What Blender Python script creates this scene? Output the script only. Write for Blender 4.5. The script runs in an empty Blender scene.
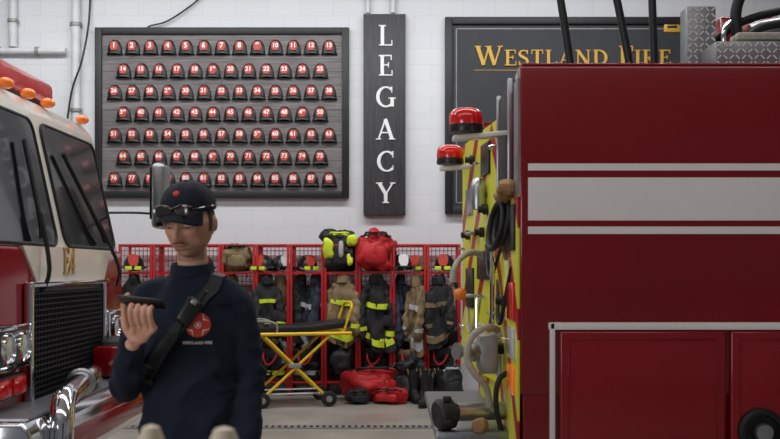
import bpy, bmesh, math, random
from mathutils import Vector, Matrix, noise
from mathutils.bvhtree import BVHTree
random.seed(4)
ZOOM=None
S=bpy.context.scene
col=S.collection
PI=math.pi
F=1000.0; HY=268.0; CAMZ=1.5
def P(px,py,Y): return Vector(((px-390)*Y/F, Y, CAMZ+(HY-py)*Y/F))
def R(d): return math.radians(d)
# ---------------------------------------------------------------- materials
def lin(c):
    r=[]
    for v in c:
        v/=255.0
        r.append(v/12.92 if v<=.04045 else ((v+.055)/1.055)**2.4)
    return r
def M(name,rgb,rough=.5,metal=0,var=.1,scale=5,bump=0,bscale=60,coat=0,spec=.5,emit=0):
    m=bpy.data.materials.new(name); m.use_nodes=True
    nt=m.node_tree; b=nt.nodes['Principled BSDF']
    b.inputs['Roughness'].default_value=rough; b.inputs['Metallic'].default_value=metal
    b.inputs['Coat Weight'].default_value=coat; b.inputs['Specular IOR Level'].default_value=spec
    c=lin(rgb)
    tc=nt.nodes.new('ShaderNodeTexCoord')
    n=nt.nodes.new('ShaderNodeTexNoise'); n.inputs['Scale'].default_value=scale; n.inputs['Detail'].default_value=5
    nt.links.new(tc.outputs['Object'],n.inputs['Vector'])
    r=nt.nodes.new('ShaderNodeValToRGB')
    r.color_ramp.elements[0].position=.3; r.color_ramp.elements[1].position=.7
    r.color_ramp.elements[0].color=[max(0,x*(1-var)) for x in c]+[1]
    r.color_ramp.elements[1].color=[min(1,x*(1+var)) for x in c]+[1]
    nt.links.new(n.outputs['Fac'],r.inputs['Fac']); nt.links.new(r.outputs['Color'],b.inputs['Base Color'])
    if bump:
        n2=nt.nodes.new('ShaderNodeTexNoise'); n2.inputs['Scale'].default_value=bscale; n2.inputs['Detail'].default_value=4
        nt.links.new(tc.outputs['Object'],n2.inputs['Vector'])
        bp=nt.nodes.new('ShaderNodeBump'); bp.inputs['Strength'].default_value=bump; bp.inputs['Distance'].default_value=.01
        nt.links.new(n2.outputs['Fac'],bp.inputs['Height']); nt.links.new(bp.outputs['Normal'],b.inputs['Normal'])
    if emit:
        b.inputs['Emission Color'].default_value=c+[1]; b.inputs['Emission Strength'].default_value=emit
    return m
def wall_mat():
    m=bpy.data.materials.new('painted_block'); m.use_nodes=True; nt=m.node_tree; b=nt.nodes['Principled BSDF']
    tc=nt.nodes.new('ShaderNodeTexCoord'); sp=nt.nodes.new('ShaderNodeSeparateXYZ'); cb=nt.nodes.new('ShaderNodeCombineXYZ')
    ad=nt.nodes.new('ShaderNodeMath'); ad.operation='ADD'
    nt.links.new(tc.outputs['Object'],sp.inputs[0])
    nt.links.new(sp.outputs['X'],ad.inputs[0]); nt.links.new(sp.outputs['Y'],ad.inputs[1])
    nt.links.new(ad.outputs[0],cb.inputs['X']); nt.links.new(sp.outputs['Z'],cb.inputs['Y'])
    br=nt.nodes.new('ShaderNodeTexBrick'); br.inputs['Scale'].default_value=1
    br.inputs['Brick Width'].default_value=.4; br.inputs['Row Height'].default_value=.2; br.inputs['Mortar Size'].default_value=.006
    br.inputs['Mortar Smooth'].default_value=.9
    br.inputs['Color1'].default_value=lin((222,223,227))+[1]; br.inputs['Color2'].default_value=lin((218,220,225))+[1]
    br.inputs['Mortar'].default_value=lin((209,210,216))+[1]
    nt.links.new(cb.outputs[0],br.inputs['Vector']); nt.links.new(br.outputs['Color'],b.inputs['Base Color'])
    bp=nt.nodes.new('ShaderNodeBump'); bp.inputs['Strength'].default_value=.25; bp.inputs['Distance'].default_value=.004; bp.invert=True
    nt.links.new(br.outputs['Fac'],bp.inputs['Height']); nt.links.new(bp.outputs['Normal'],b.inputs['Normal'])
    b.inputs['Roughness'].default_value=.6
    return m
def plank_mat(name,c1,c2,gap,w,h,rough=.6,vert=False):
    m=bpy.data.materials.new(name); m.use_nodes=True; nt=m.node_tree; b=nt.nodes['Principled BSDF']
    tc=nt.nodes.new('ShaderNodeTexCoord'); sp=nt.nodes.new('ShaderNodeSeparateXYZ'); cb=nt.nodes.new('ShaderNodeCombineXYZ')
    nt.links.new(tc.outputs['Object'],sp.inputs[0])
    nt.links.new(sp.outputs['X'],cb.inputs['Y' if vert else 'X']); nt.links.new(sp.outputs['Z'],cb.inputs['X' if vert else 'Y'])
    br=nt.nodes.new('ShaderNodeTexBrick'); br.inputs['Scale'].default_value=1
    br.inputs['Brick Width'].default_value=w; br.inputs['Row Height'].default_value=h; br.inputs['Mortar Size'].default_value=.003
    br.inputs['Color1'].default_value=lin(c1)+[1]; br.inputs['Color2'].default_value=lin(c2)+[1]; br.inputs['Mortar'].default_value=lin(gap)+[1]
    nt.links.new(cb.outputs[0],br.inputs['Vector'])
    mp=nt.nodes.new('ShaderNodeMapping'); mp.inputs['Scale'].default_value=(2,25,1)
    n=nt.nodes.new('ShaderNodeTexNoise'); n.inputs['Scale'].default_value=1.5; n.inputs['Detail'].default_value=8
    nt.links.new(cb.outputs[0],mp.inputs['Vector']); nt.links.new(mp.outputs[0],n.inputs['Vector'])
    mx=nt.nodes.new('ShaderNodeMix'); mx.data_type='RGBA'; mx.blend_type='MULTIPLY'; mx.inputs[0].default_value=.8
    rp=nt.nodes.new('ShaderNodeValToRGB'); rp.color_ramp.elements[0].color=(.55,.55,.55,1); rp.color_ramp.elements[1].color=(1.35,1.35,1.35,1)
    rp.color_ramp.elements[0].position=.3; rp.color_ramp.elements[1].position=.7
    nt.links.new(n.outputs['Fac'],rp.inputs['Fac'])
    nt.links.new(br.outputs['Color'],mx.inputs[6]); nt.links.new(rp.outputs['Color'],mx.inputs[7])
    nt.links.new(mx.outputs[2],b.inputs['Base Color']); b.inputs['Roughness'].default_value=rough
    return m
def chevron_mat():
    m=bpy.data.materials.new('chevron_reflective'); m.use_nodes=True; nt=m.node_tree; b=nt.nodes['Principled BSDF']
    tc=nt.nodes.new('ShaderNodeTexCoord'); sp=nt.nodes.new('ShaderNodeSeparateXYZ'); nt.links.new(tc.outputs['Object'],sp.inputs[0])
    ab=nt.nodes.new('ShaderNodeMath'); ab.operation='ABSOLUTE'; nt.links.new(sp.outputs['Y'],ab.inputs[0])
    ad=nt.nodes.new('ShaderNodeMath'); ad.operation='ADD'; nt.links.new(ab.outputs[0],ad.inputs[0]); nt.links.new(sp.outputs['Z'],ad.inputs[1])
    dv=nt.nodes.new('ShaderNodeMath'); dv.operation='DIVIDE'; dv.inputs[1].default_value=.62; nt.links.new(ad.outputs[0],dv.inputs[0])
    fr=nt.nodes.new('ShaderNodeMath'); fr.operation='FRACT'; nt.links.new(dv.outputs[0],fr.inputs[0])
    gt=nt.nodes.new('ShaderNodeMath'); gt.operation='GREATER_THAN'; gt.inputs[1].default_value=.72; nt.links.new(fr.outputs[0],gt.inputs[0])
    mx=nt.nodes.new('ShaderNodeMix'); mx.data_type='RGBA'; mx.inputs[6].default_value=lin((218,218,56))+[1]; mx.inputs[7].default_value=lin((165,22,28))+[1]
    nt.links.new(gt.outputs[0],mx.inputs[0]); nt.links.new(mx.outputs[2],b.inputs['Base Color']); b.inputs['Roughness'].default_value=.35
    return m
MT=dict(
 wall=wall_mat(), floor=M('concrete_floor',(152,146,138),.3,0,.22,1.6,.2,30), ceil=M('ceiling_paint',(205,205,205),.8),
 planks=plank_mat('grey_planks',(124,118,118),(106,102,103),(54,51,52),3.7,.155),
 frame=M('black_frame',(30,30,33),.5), charcoal=plank_mat('charcoal_wood',(62,62,66),(56,56,60),(40,40,44),3,.5,.55,True),
 slate=M('slate_board',(48,50,56),.6,0,.12,3), white=M('white_letter',(238,238,238),.5,0,.03), gold=M('gold_letter',(216,168,64),.4,.1,.08), gold2=M('dull_gold_letter',(184,146,78),.5,.1,.08),
 black=M('black_leather',(20,18,19),.38,0,.2,20,.1,80), shield=M('red_shield',(190,54,38),.45,0,.15,30),
 lred=M('locker_red_paint',(172,20,28),.4,0,.1,6), lmesh=M('red_wire',(150,26,32),.45),
 tred=M('engine_red_paint',(122,6,16),.18,0,.06,1.5,0,0,.3,.4), tred2=M('engine_red_panel',(140,9,20),.18,0,.05,2,0,0,.35,.4),
 cream=M('cab_white_paint',(236,230,220),.22,0,.03,2,0,0,.5), stripe=M('white_stripe',(232,224,222),.4,0,.04,3),
 glass=M('dark_glass',(15,18,20),.13,0,.2,2,0,0,.3,.5), chrome=M('chrome',(225,225,230),.1,1,.05), alu=M('brushed_aluminium',(176,178,182),.3,.9,.12,8),
 plate=M('tread_plate',(140,142,146),.4,.75,.15,40), rubber=M('black_rubber',(20,20,22),.6,0,.2,10), plastic=M('black_plastic',(24,25,28),.35),
 amber=M('amber_lens',(240,120,30),.2,0,.1,10,0,0,.4,.5,.2), redlens=M('red_lens',(196,16,16),.15,0,.15,14,0,0,.5,.5,.1), lens=M('clear_lens',(200,205,210),.12,.2,.2,30),
 chev=chevron_mat(), lime=M('lime_reflective',(208,226,50),.45,0,.1,15), silver=M('silver_reflective',(175,178,180),.4),
 turn_black=M('black_turnout_cloth',(34,33,36),.85,0,.3,9,.5,25), turn_tan=M('tan_turnout_cloth',(128,108,80),.85,0,.25,9,.5,25), turn_navy=M('navy_turnout_cloth',(40,47,64),.85,0,.2,9,.5,25),
 bagred=M('red_nylon',(182,20,28),.6,0,.25,7,.6,14), bagblack=M('black_nylon',(30,30,33),.65,0,.25,8,.6,14),
 yellow=M('yellow_frame_paint',(230,186,30),.35,0,.08), vinyl=M('black_vinyl',(26,26,29),.4,0,.15,6,.2,20),
 pipe=M('white_pipe_paint',(214,215,218),.45), cable=M('black_cable',(26,26,28),.5), grey=M('grey_coated_metal',(145,145,143),.4,.2,.15,10), tan=M('tan_leather',(150,112,74),.7,0,.25,12,.4,25),
 hose=M('woven_hose',(170,164,152),.8,0,.15,30,.4,120), orange=M('orange_plastic',(232,120,40),.4), darkbed=M('dark_hose_bed',(34,34,36),.7),
 navy=M('navy_sweatshirt_knit',(31,37,52),.9,0,.2,7,.25,220,0,.25), navy2=M('navy_trouser_cloth',(26,29,38),.85,0,.15,8), cap=M('navy_cap_cloth',(27,31,44),.8,0,.15,20,.2,200,0,.3),
 hair=M('brown_hair',(84,58,42),.7,0,.4,120,.5,150), brow=M('brown_brow',(118,80,56),.7), eye=M('eye_white',(225,218,210),.25), iris=M('dark_iris',(40,32,28),.2),
 phone=M('phone_black',(14,15,17),.15), badge=M('badge_red',(214,66,46),.7), strap=M('strap_black',(15,15,17),.6,0,.2,60,.2,200), postc=M('cream_post',(222,205,180),.5),
 shade=M('brown_shades',(46,36,32),.06,0,.2,20,0,0,1,.8), tort=M('tortoise_frame',(70,50,36),.3,0,.3,90),
)
# ---------------------------------------------------------------- mesh builder
ORG={}
class MB:
    def __init__(s): s.bm=bmesh.new()
    def loft(s,rings,cap=True,closed=True):
        vs=[[s.bm.verts.new(p) for p in r] for r in rings]
        n=len(vs[0])
        for a,b in zip(vs,vs[1:]):
            for i in range(n if closed else n-1):
                j=(i+1)%n
                try: s.bm.faces.new((a[i],a[j],b[j],b[i]))
                except ValueError: pass
        if cap and closed:
            s.bm.faces.new(list(reversed(vs[0]))); s.bm.faces.new(vs[-1])
        return s
    def box(s,c,size,bevel=0,rot=None,seg=2):
        c=Vector(c); h=Vector(size)/2
        vs=[]
        for x in(-1,1):
            for y in(-1,1):
                for z in(-1,1):
                    v=Vector((x*h.x,y*h.y,z*h.z))
                    if rot: v=rot@v
                    vs.append(s.bm.verts.new(c+v))
        fs=[s.bm.faces.new([vs[i] for i in f]) for f in((0,1,3,2),(4,6,7,5),(0,4,5,1),(2,3,7,6),(0,2,6,4),(1,5,7,3))]
        if bevel:
            es={e for f in fs for e in f.edges}
            bmesh.ops.bevel(s.bm,geom=list(es),offset=bevel,segments=seg,affect='EDGES',profile=.5)
        return s
    def tube(s,pts,r,n=10,smooth=0,flat=None,caps=True,round_=False):
        pts=[Vector(p) for p in pts]
        rs=list(r) if hasattr(r,'__len__') else [r]*len(pts)
        if smooth and len(pts)>2:
            q=[];rr=[]
            for i in range(len(pts)-1):
                p0=pts[max(i-1,0)];p1=pts[i];p2=pts[i+1];p3=pts[min(i+2,len(pts)-1)]
                for k in range(smooth):
                    t=k/smooth
                    q.append(.5*((2*p1)+(p2-p0)*t+(2*p0-5*p1+4*p2-p3)*t*t+(3*p1-p0-3*p2+p3)*t**3))
                    rr.append(rs[i]*(1-t)+rs[i+1]*t)
            q.append(pts[-1]);rr.append(rs[-1]); pts,rs=q,rr
        if round_:
            d0=(pts[0]-pts[1]).normalized(); d1=(pts[-1]-pts[-2]).normalized()
            a=[];ar=[];b=[];br_=[]
            for k in(80,55,28):
                a.append(pts[0]+d0*rs[0]*math.sin(R(k))); ar.append(rs[0]*math.cos(R(k)))
            for k in(28,55,80):
                b.append(pts[-1]+d1*rs[-1]*math.sin(R(k))); br_.append(rs[-1]*math.cos(R(k)))
            pts=a+pts+b; rs=ar+rs+br_
        t0=(pts[1]-pts[0]).normalized()
        u=t0.orthogonal().normalized()
        rings=[]
        for i,p in enumerate(pts):
            t=(pts[min(i+1,len(pts)-1)]-pts[max(i-1,0)])
            t=t.normalized() if t.length>1e-9 else t0
            u=(u-t*u.dot(t)); u=u.normalized() if u.length>1e-6 else t.orthogonal().normalized()
            w=t.cross(u)
            rings.append([p+u*rs[i]*math.cos(2*PI*k/n)+w*rs[i]*math.sin(2*PI*k/n) for k in range(n)])
        return s.loft(rings,caps)
    def ell(s,c,r,n=16,m=10,e=1.0,rot=None):
        c=Vector(c)
        sq=lambda v:math.copysign(abs(v)**e,v)
        rings=[]
        for i in range(m+1):
            ph=-PI/2+PI*(i+.0)/m
            ph=max(-PI/2+.04,min(PI/2-.04,ph))
            ring=[]
            for k in range(n):
                th=2*PI*k/n
                v=Vector((r[0]*sq(math.cos(ph))*sq(math.cos(th)),r[1]*sq(math.cos(ph))*sq(math.sin(th)),r[2]*sq(math.sin(ph))))
                ring.append(c+(rot@v if rot else v))
            rings.append(ring)
        return s.loft(rings)
    def lathe(s,prof,c,axis=(0,0,1),n=24):
        c=Vector(c); a=Vector(axis).normalized(); u=a.orthogonal().normalized(); w=a.cross(u)
        return s.loft([[c+a*h+u*max(r,.0004)*math.cos(2*PI*k/n)+w*max(r,.0004)*math.sin(2*PI*k/n) for k in range(n)] for r,h in prof])
    def prism(s,poly,o,u,v,nrm,d0,d1):
        o=Vector(o);u=Vector(u);v=Vector(v);nrm=Vector(nrm)
        return s.loft([[o+u*a+v*b+nrm*d for a,b in poly] for d in(d0,d1)])
    def rings_ell(s,rings,n=20,e=1.0,cap=True):
        sq=lambda v:math.copysign(abs(v)**e,v)
        return s.loft([[Vector((cx+rx*sq(math.cos(2*PI*k/n)),cy+ry*sq(math.sin(2*PI*k/n)),cz)) for k in range(n)] for cx,cy,cz,rx,ry in rings],cap)
    def xform(s,m):
        bmesh.ops.transform(s.bm,matrix=m,verts=s.bm.verts); return s
    def wrinkle(s,a,sc,seed=0,sz=None):
        s.bm.normal_update(); o=Vector((seed*3.7,seed*1.3,seed*2.1)); sz=sc if sz is None else sz
        for v in s.bm.verts: v.co+=v.normal*a*noise.noise(Vector((v.co.x*sc,v.co.y*sc,v.co.z*sz))+o)
        return s
    def mesh(s,name):
        bmesh.ops.recalc_face_normals(s.bm,faces=s.bm.faces)
        me=bpy.data.meshes.new(name); s.bm.to_mesh(me); s.bm.free(); return me
    def build(s,name,mat,parent=None,smooth=35,origin=None):
        return link(name,s.mesh(name),mat,parent,smooth,origin)
def link(name,me,mat,parent=None,smooth=35,origin=None):
    if smooth:
        me.polygons.foreach_set('use_smooth',[True]*len(me.polygons))
        if smooth<180: me.set_sharp_from_angle(angle=R(smooth))
    if mat: 
        me.materials.clear(); me.materials.append(mat)
    o=bpy.data.objects.new(name,me); col.objects.link(o)
    if parent is not None:
        org=ORG[parent.name]; o.parent=parent
    else:
        if origin is None:
            xs=[v.co for v in me.vertices]
            org=Vector(((min(v.x for v in xs)+max(v.x for v in xs))/2,(min(v.y for v in xs)+max(v.y for v in xs))/2,min(v.z for v in xs)))
        else: org=Vector(origin)
        o.location=org
    me.transform(Matrix.Translation(-org)); ORG[o.name]=org.copy()
    return o
def tag(o,label,cat,group=None):
    o['label']=label; o['category']=cat
    if group: o['group']=group
    return o
def thing(name,loc,label,cat,group=None):
    o=bpy.data.objects.new(name,None); col.objects.link(o); o.location=Vector(loc); o.empty_display_size=.1
    ORG[o.name]=Vector(loc); return tag(o,label,cat,group)
def copy_tree(o,parent=None):
    c=o.copy(); col.objects.link(c)
    if parent is not None: c.parent=parent
    for ch in [x for x in bpy.data.objects if x.parent==o]: copy_tree(ch,c)
    return c
def struct(o): o['kind']='structure'; return o
ORD=['first','second','third','fourth','fifth','sixth','seventh','eighth','ninth','tenth','eleventh','twelfth','thirteenth']
# ---------------------------------------------------------------- glyphs (serif capitals)
T_,t_=.17,.075
def arc(cx,cy,rx,ry,a0,a1,n=20,hi=T_,lo=t_):
    out=[]
    for i in range(n+1):
        a=R(a0+(a1-a0)*i/n)
        out.append((cx+rx*math.cos(a),cy+ry*math.sin(a),lo+(hi-lo)*abs(math.cos(a))**1.3))
    return out
def ln(x0,y0,x1,y1,w): return [(x0,y0,w),(x1,y1,w)]
def sf(x,y,w=.34): return ln(x-w/2,y,x+w/2,y,.05)
def glyph(c):
    h=.025
    if c=='L': return .7,[ln(.2,0,.2,1,T_),sf(.2,1-h),ln(.03,h,.68,h,.06),ln(.66,0,.66,.26,.05)]
    if c=='E': return .72,[ln(.2,0,.2,1,T_),ln(.03,1-h,.66,1-h,.06),ln(.03,h,.7,h,.06),ln(.2,.52,.5,.52,.06),ln(.64,1,.64,.76,.05),ln(.68,0,.68,.26,.05),ln(.5,.4,.5,.64,.05)]
    if c=='F': return .68,[ln(.2,0,.2,1,T_),ln(.03,1-h,.66,1-h,.06),sf(.2,h),ln(.2,.52,.5,.52,.06),ln(.64,1,.64,.74,.05),ln(.5,.4,.5,.64,.05)]
    if c=='I': return .4,[ln(.2,0,.2,1,T_),sf(.2,h),sf(.2,1-h)]
    if c=='G': return .95,[arc(.5,.5,.4,.47,48,322),ln(.8,.03,.8,.44,T_),sf(.8,.44,.36),ln(.78,.7,.78,1,.05)]
    if c=='C': return .86,[arc(.5,.5,.4,.47,45,315),ln(.79,.68,.79,1,.05),ln(.79,.3,.79,.14,.04)]
    if c=='A': return .92,[ln(.46,1,.12,.02,t_),ln(.45,1,.78,.02,T_),ln(.24,.34,.68,.34,.06),sf(.12,h,.26),sf(.78,h,.32)]
    if c=='Y': return .9,[ln(.14,.98,.46,.44,T_),ln(.8,.98,.47,.44,t_),ln(.46,0,.46,.47,T_),sf(.46,h),sf(.14,1-h,.32),sf(.8,1-h,.26)]
    if c=='W': return 1.3,[ln(.12,.98,.4,.02,T_),ln(.4,.02,.64,.98,t_),ln(.62,.98,.9,.02,T_),ln(.9,.02,1.16,.98,t_),sf(.13,1-h,.3),sf(.62,1-h,.3),sf(1.16,1-h,.24)]
    if c=='S':
        p=[(.56,.8,.06),(.5,.93,.06),(.34,.97,.07),(.16,.9,.1),(.1,.75,.14),(.18,.61,.17),(.34,.51,.18),(.5,.41,.17),(.57,.26,.14),(.52,.1,.1),(.34,.03,.07),(.16,.07,.06),(.09,.22,.06)]
        return .68,[p,ln(.56,.72,.56,1,.045),ln(.09,.28,.09,0,.045)]
    if c=='T': return .78,[ln(.39,0,.39,1,T_),ln(.06,1-h,.72,1-h,.06),sf(.39,h),ln(.08,1,.08,.74,.05),ln(.7,1,.7,.74,.05)]
    if c=='N': return .94,[ln(.16,.0,.16,1,t_),ln(.16,.97,.76,.03,T_),ln(.76,0,.76,1,t_),sf(.16,h,.26),sf(.14,1-h,.24),sf(.76,1-h,.26)]
    if c=='D': return .92,[ln(.2,0,.2,1,T_),arc(.34,.5,.44,.47,-90,90),ln(.03,h,.36,h,.06),ln(.03,1-h,.36,1-h,.06)]
    if c=='R': return .88,[ln(.2,0,.2,1,T_),arc(.34,.74,.28,.235,-90,90),ln(.03,1-h,.36,1-h,.06),ln(.2,.5,.36,.5,.06),ln(.4,.5,.74,.03,T_),sf(.2,h),sf(.78,h,.24)]
    if c=='4': return .72,[ln(.48,0,.48,1,T_),ln(.48,.98,.06,.3,t_),ln(.04,.29,.68,.29,.09),sf(.48,h,.34)]
    return .4,[]
def put_glyph(mb,c,o,u,v,nrm,h,d):
    w,st=glyph(c); o=Vector(o);u=Vector(u);v=Vector(v);nrm=Vector(nrm)
    for k,s in enumerate(st):
        rings=[]
        for i,(x,y,ww) in enumerate(s):
            x0,y0,_=s[max(i-1,0)];x1,y1,_=s[min(i+1,len(s)-1)]
            dx,dy=x1-x0,y1-y0;L=math.hypot(dx,dy);nx,ny=-dy/L*ww/2,dx/L*ww/2
            dd=d+k*.0004
            f=lambda a,b,z:o+u*a*h+v*b*h+nrm*z
            rings.append([f(x+nx,y+ny,0),f(x-nx,y-ny,0),f(x-nx,y-ny,dd),f(x+nx,y+ny,dd)])
        mb.loft(rings)
    return w
UX,UZ,NY=Vector((1,0,0)),Vector((0,0,1)),Vector((0,-1,0))
# ---------------------------------------------------------------- room
WY=12.3
struct(MB().box((0,WY+.1,2.8),(20,.2,5.6)).build('wall_back',MT['wall'],smooth=0))
struct(MB().box((-10.1,4.6,2.8),(.2,15.6,5.6)).build('wall_left',MT['wall'],smooth=0))
struct(MB().box((10.1,4.6,2.8),(.2,15.6,5.6)).build('wall_right',MT['wall'],smooth=0))
struct(MB().box((0,4.6,-.05),(20.4,15.8,.1)).build('floor',MT['floor'],smooth=0))
struct(MB().box((0,4.6,5.65),(20.4,15.8,.1)).build('ceiling',MT['ceil'],smooth=0))
# trench drain
d=thing('trench_drain',(-.2,9.4,0),'long narrow slotted steel trench drain across the concrete floor','drain')
mb=MB(); mb.box((-.2,9.4,.004),(9,.13,.008)); mb.build('channel',MT['rubber'],d,0)
mb=MB()
for y in(-.07,.07): mb.box((-.2,9.4+y,.006),(9,.015,.012))
for i in range(150): mb.box((-4.67+i*.06,9.4,.006),(.028,.13,.012))
mb.build('grate',MT['grey'],d,0)
# pipes
def pipe(pts,r,label,name='wall_pipe',mat='pipe',clips=True,cat='pipe'):
    t=thing(name,pts[0],label,cat)
    MB().tube(pts,r,12,6 if len(pts)>2 else 0).build('tube',MT[mat],t)
    if clips:
        a,b=Vector(pts[0]),Vector(pts[1])
        for k in(.3,.7):
            q=a.lerp(b,k); dd=(b-a).normalized()
            MB().tube([q-dd*.02,q+dd*.02],r*1.35,12).build('clamp',MT['grey'],t)
def W(px,py,o=.06): return P(px,py,WY-o)
def pipe3(a,b,r,label): pipe([a,b],r,label)
pipe3(W(13,-40),W(13,47),.05,'thick white vertical pipe at the far left above the front engine cab')
pipe3(W(-30,51),W(66,51),.04,'horizontal white pipe running across the wall above the engine cab')
pipe3(W(76,-40),W(76,175,.07),.055,'white vertical conduit just left of the helmet display board')
pipe3(W(368,-40),W(368,13,.05),.028,'thin white conduit dropping to the left top of the LEGACY sign')
pipe3(W(393,-40),W(393,13,.05),.034,'white conduit dropping to the right top of the LEGACY sign')
pipe([W(91,-30,.02),W(89,20,.06),W(82,60,.15),W(72,90,.16),W(66,130,.15),W(64,150,.02)],.012,'black cable hanging down beside the white conduit above the cab','power_cable','cable',False,'cable')
pipe([W(147,29,.03),W(150,26,.05),W(165,22,.05),W(182,12,.05),W(202,-4,.04),W(225,-30,.012)],.01,'thin black cable curving up from top of the helmet board','power_cable','cable',False,'cable')
# ---------------------------------------------------------------- helmet board
BY=WY-.06
a=P(95,198,BY);b=P(349,27.5,BY)
hb=thing('helmet_display_board',((a.x+b.x)/2,WY,a.z),'large grey plank display board in black frame covered in rows of helmets','display board')
cx,cz=(a.x+b.x)/2,(a.z+b.z)/2; w,h=b.x-a.x,b.z-a.z
MB().box((cx,WY-.025,cz),(w-.1,.05,h-.1)).build('plank_panel',MT['planks'],hb,0)
mb=MB()
fw=.085
mb.box((a.x+fw/2,WY-.04,cz),(fw,.08,h),.008); mb.box((b.x-fw/2,WY-.04,cz),(fw,.08,h),.008)
mb.box((cx,WY-.04,a.z+fw/2),(w-2*fw,.08,fw),.008); mb.box((cx,WY-.04,b.z-fw/2),(w-2*fw,.08,fw),.008)
mb.build('frame',MT['frame'],hb)
def shield_poly(w,h):
    pts=[(-.32*w,0),(.32*w,0),(.5*w,.35*h),(.5*w,.72*h)]
    for k in range(1,7):
        a=PI*k/7; pts.append((.5*w*math.cos(a),.72*h+.28*h*math.sin(a)))
    pts+=[(-.5*w,.72*h),(-.5*w,.35*h)]
    return pts
def plaque_mesh():
    mb=MB(); n=18
    prof=[(.092,.05,.028),(.101,.055,.014),(.101,.055,.004),(.074,.04,.016)]
    rings=[]
    for rx,ry,z in prof:
        rings.append([Vector((rx*math.cos(PI+PI*k/n),ry*math.sin(PI+PI*k/n),z-.014*abs(math.cos(PI+PI*k/n))**2)) for k in range(n+1)])
    mb.loft(rings,True)
    rings=[]
    for i in range(9):
        ph=R(i*11); c=math.cos(ph)**.72; z=.012+.158*math.sin(ph)
        rings.append([Vector((.090*c*math.cos(PI+PI*k/n),.045*c*math.sin(PI+PI*k/n),z)) for k in range(n+1)])
    mb.loft(rings,True)
    for ang in(-60,-20,20,60):
        th=R(270+ang)
        mb.tube([(.091*math.cos(R(p))**.72*math.cos(th),.046*math.cos(R(p))**.72*math.sin(th),.012+.16*math.sin(R(p))) for p in range(10,86,15)],.004,5)
    return mb.mesh('helmet_shell')
hm=plaque_mesh(); hm.materials.append(MT['black']); hm.polygons.foreach_set('use_smooth',[True]*len(hm.polygons)); hm.set_sharp_from_angle(angle=R(40))
mb=MB(); mb.prism(shield_poly(.094,.112),(0,-.052,.04),UX,Vector((0,.1,.99)),NY,0,.006); sm=mb.mesh('shield'); sm.materials.append(MT['shield'])
def text_mesh(s,size,ext):
    cu=bpy.data.curves.new('number','FONT'); cu.body=s; cu.size=size; cu.extrude=ext; cu.align_x='CENTER'; cu.align_y='CENTER'; cu.offset=size*.03
    o=bpy.data.objects.new('t',cu); col.objects.link(o); bpy.context.view_layer.update()
    me=bpy.data.meshes.new_from_object(o.evaluated_get(bpy.context.evaluated_depsgraph_get()))
    bpy.data.objects.remove(o); me.transform(Matrix.Rotation(PI/2,4,'X')); return me
rows=[47,70.5,92,113.5,135,157,179]
num=0
for ri,py in enumerate(rows):
    n=13 if ri%2==0 else 12
    for k in range(n):
        num+=1
        px=(115 if n==13 else 124)+k*17.85
        c=P(px,py,WY-.05)
        o=bpy.data.objects.new('mounted_helmet',hm); col.objects.link(o); o.location=(c.x,WY-.052,c.z-.088)
        tag(o,f'black helmet plaque with red shield, {ORD[k]} from left in {ORD[ri]} board row','helmet','helmets on the display board')
        s_=bpy.data.objects.new('front_shield',sm); col.objects.link(s_); s_.parent=o
        tm=text_mesh(str(num),.088 if num<10 else .074,.0015); tm.materials.append(MT['white'])
        tm.transform(Matrix.Rotation(-.1,4,'X')); tm.transform(Matrix.Translation((0,-.0535,.097)))
        t=bpy.data.objects.new('number',tm); col.objects.link(t); t.parent=s_
# ---------------------------------------------------------------- LEGACY sign
a=P(363.5,215,BY);b=P(405.5,14.5,BY)
lg=thing('legacy_sign',((a.x+b.x)/2,WY,a.z),'tall charcoal wood sign with white serif letters reading LEGACY','sign')
MB().box(((a.x+b.x)/2,WY-.045,(a.z+b.z)/2),(b.x-a.x,.09,b.z-a.z),.006).build('sign_board',MT['charcoal'],lg)
SC=(WY-.1)/F
for ch,py in zip('LEGACY',(45.5,75.5,107,139.5,171.5,203)):
    gw=glyph(ch)[0]; hh=20.5*SC
    o=P(385.5,py,WY-.1)
    mb=MB(); put_glyph(mb,ch,(o.x-gw*hh/2,WY-.09,o.z),UX,UZ,NY,hh,.012); mb.build('letter',MT['white'],lg,0)
# ---------------------------------------------------------------- WESTLAND FIRE board
a=P(445,214,BY);b=P(701,17,BY)
wb=thing('department_sign_board',((a.x+b.x)/2,WY,a.z),'large dark framed board with gold letters reading WESTLAND FIRE','sign')
cx,cz=(a.x+b.x)/2,(a.z+b.z)/2; w,h=b.x-a.x,b.z-a.z; fw=.09
MB().box((cx,WY-.02,cz),(w-.1,.04,h-.1)).build('panel',MT['slate'],wb,0)
mb=MB()
for x in(a.x+fw/2,b.x-fw/2): mb.box((x,WY-.04,cz),(fw,.08,h),.01)
for z in(a.z+fw/2,b.z-fw/2): mb.box((cx,WY-.04,z),(w-2*fw,.08,fw),.01)
mb.build('frame',MT['frame'],wb)
mb=MB(); q=.14
for x in(a.x+q,b.x-q): mb.box((x,WY-.042,cz),(.012,.008,h-2*q))
for z in(a.z+q,b.z-q): mb.box((cx,WY-.042,z),(w-2*q,.008,.012))
mb.build('inner_line',MT['grey'],wb,0)
txt='WESTLAND FIRE'; adv=[]
for i,ch in enumerate(txt):
    hh=1.0 if i in(0,9) else .8
    adv.append((glyph(ch)[0]*hh+.05 if ch!=' ' else .42,hh))
tot=sum(x for x,_ in adv); x0=P(475,65.5,WY-.05); width=197*(WY-.05)/F; k=width/tot; xx=x0.x
hscale=19.5*SC
for ch,(ad,hh) in zip(txt,adv):
    if ch!=' ':
        mb=MB(); put_glyph(mb,ch,(xx,WY-.04,x0.z),UX*(k/hscale),UZ,NY,hscale*hh,.02); mb.build('letter',MT['gold'],wb,0)
    xx+=ad*k
o=P(672,27,WY-.05)
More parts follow.
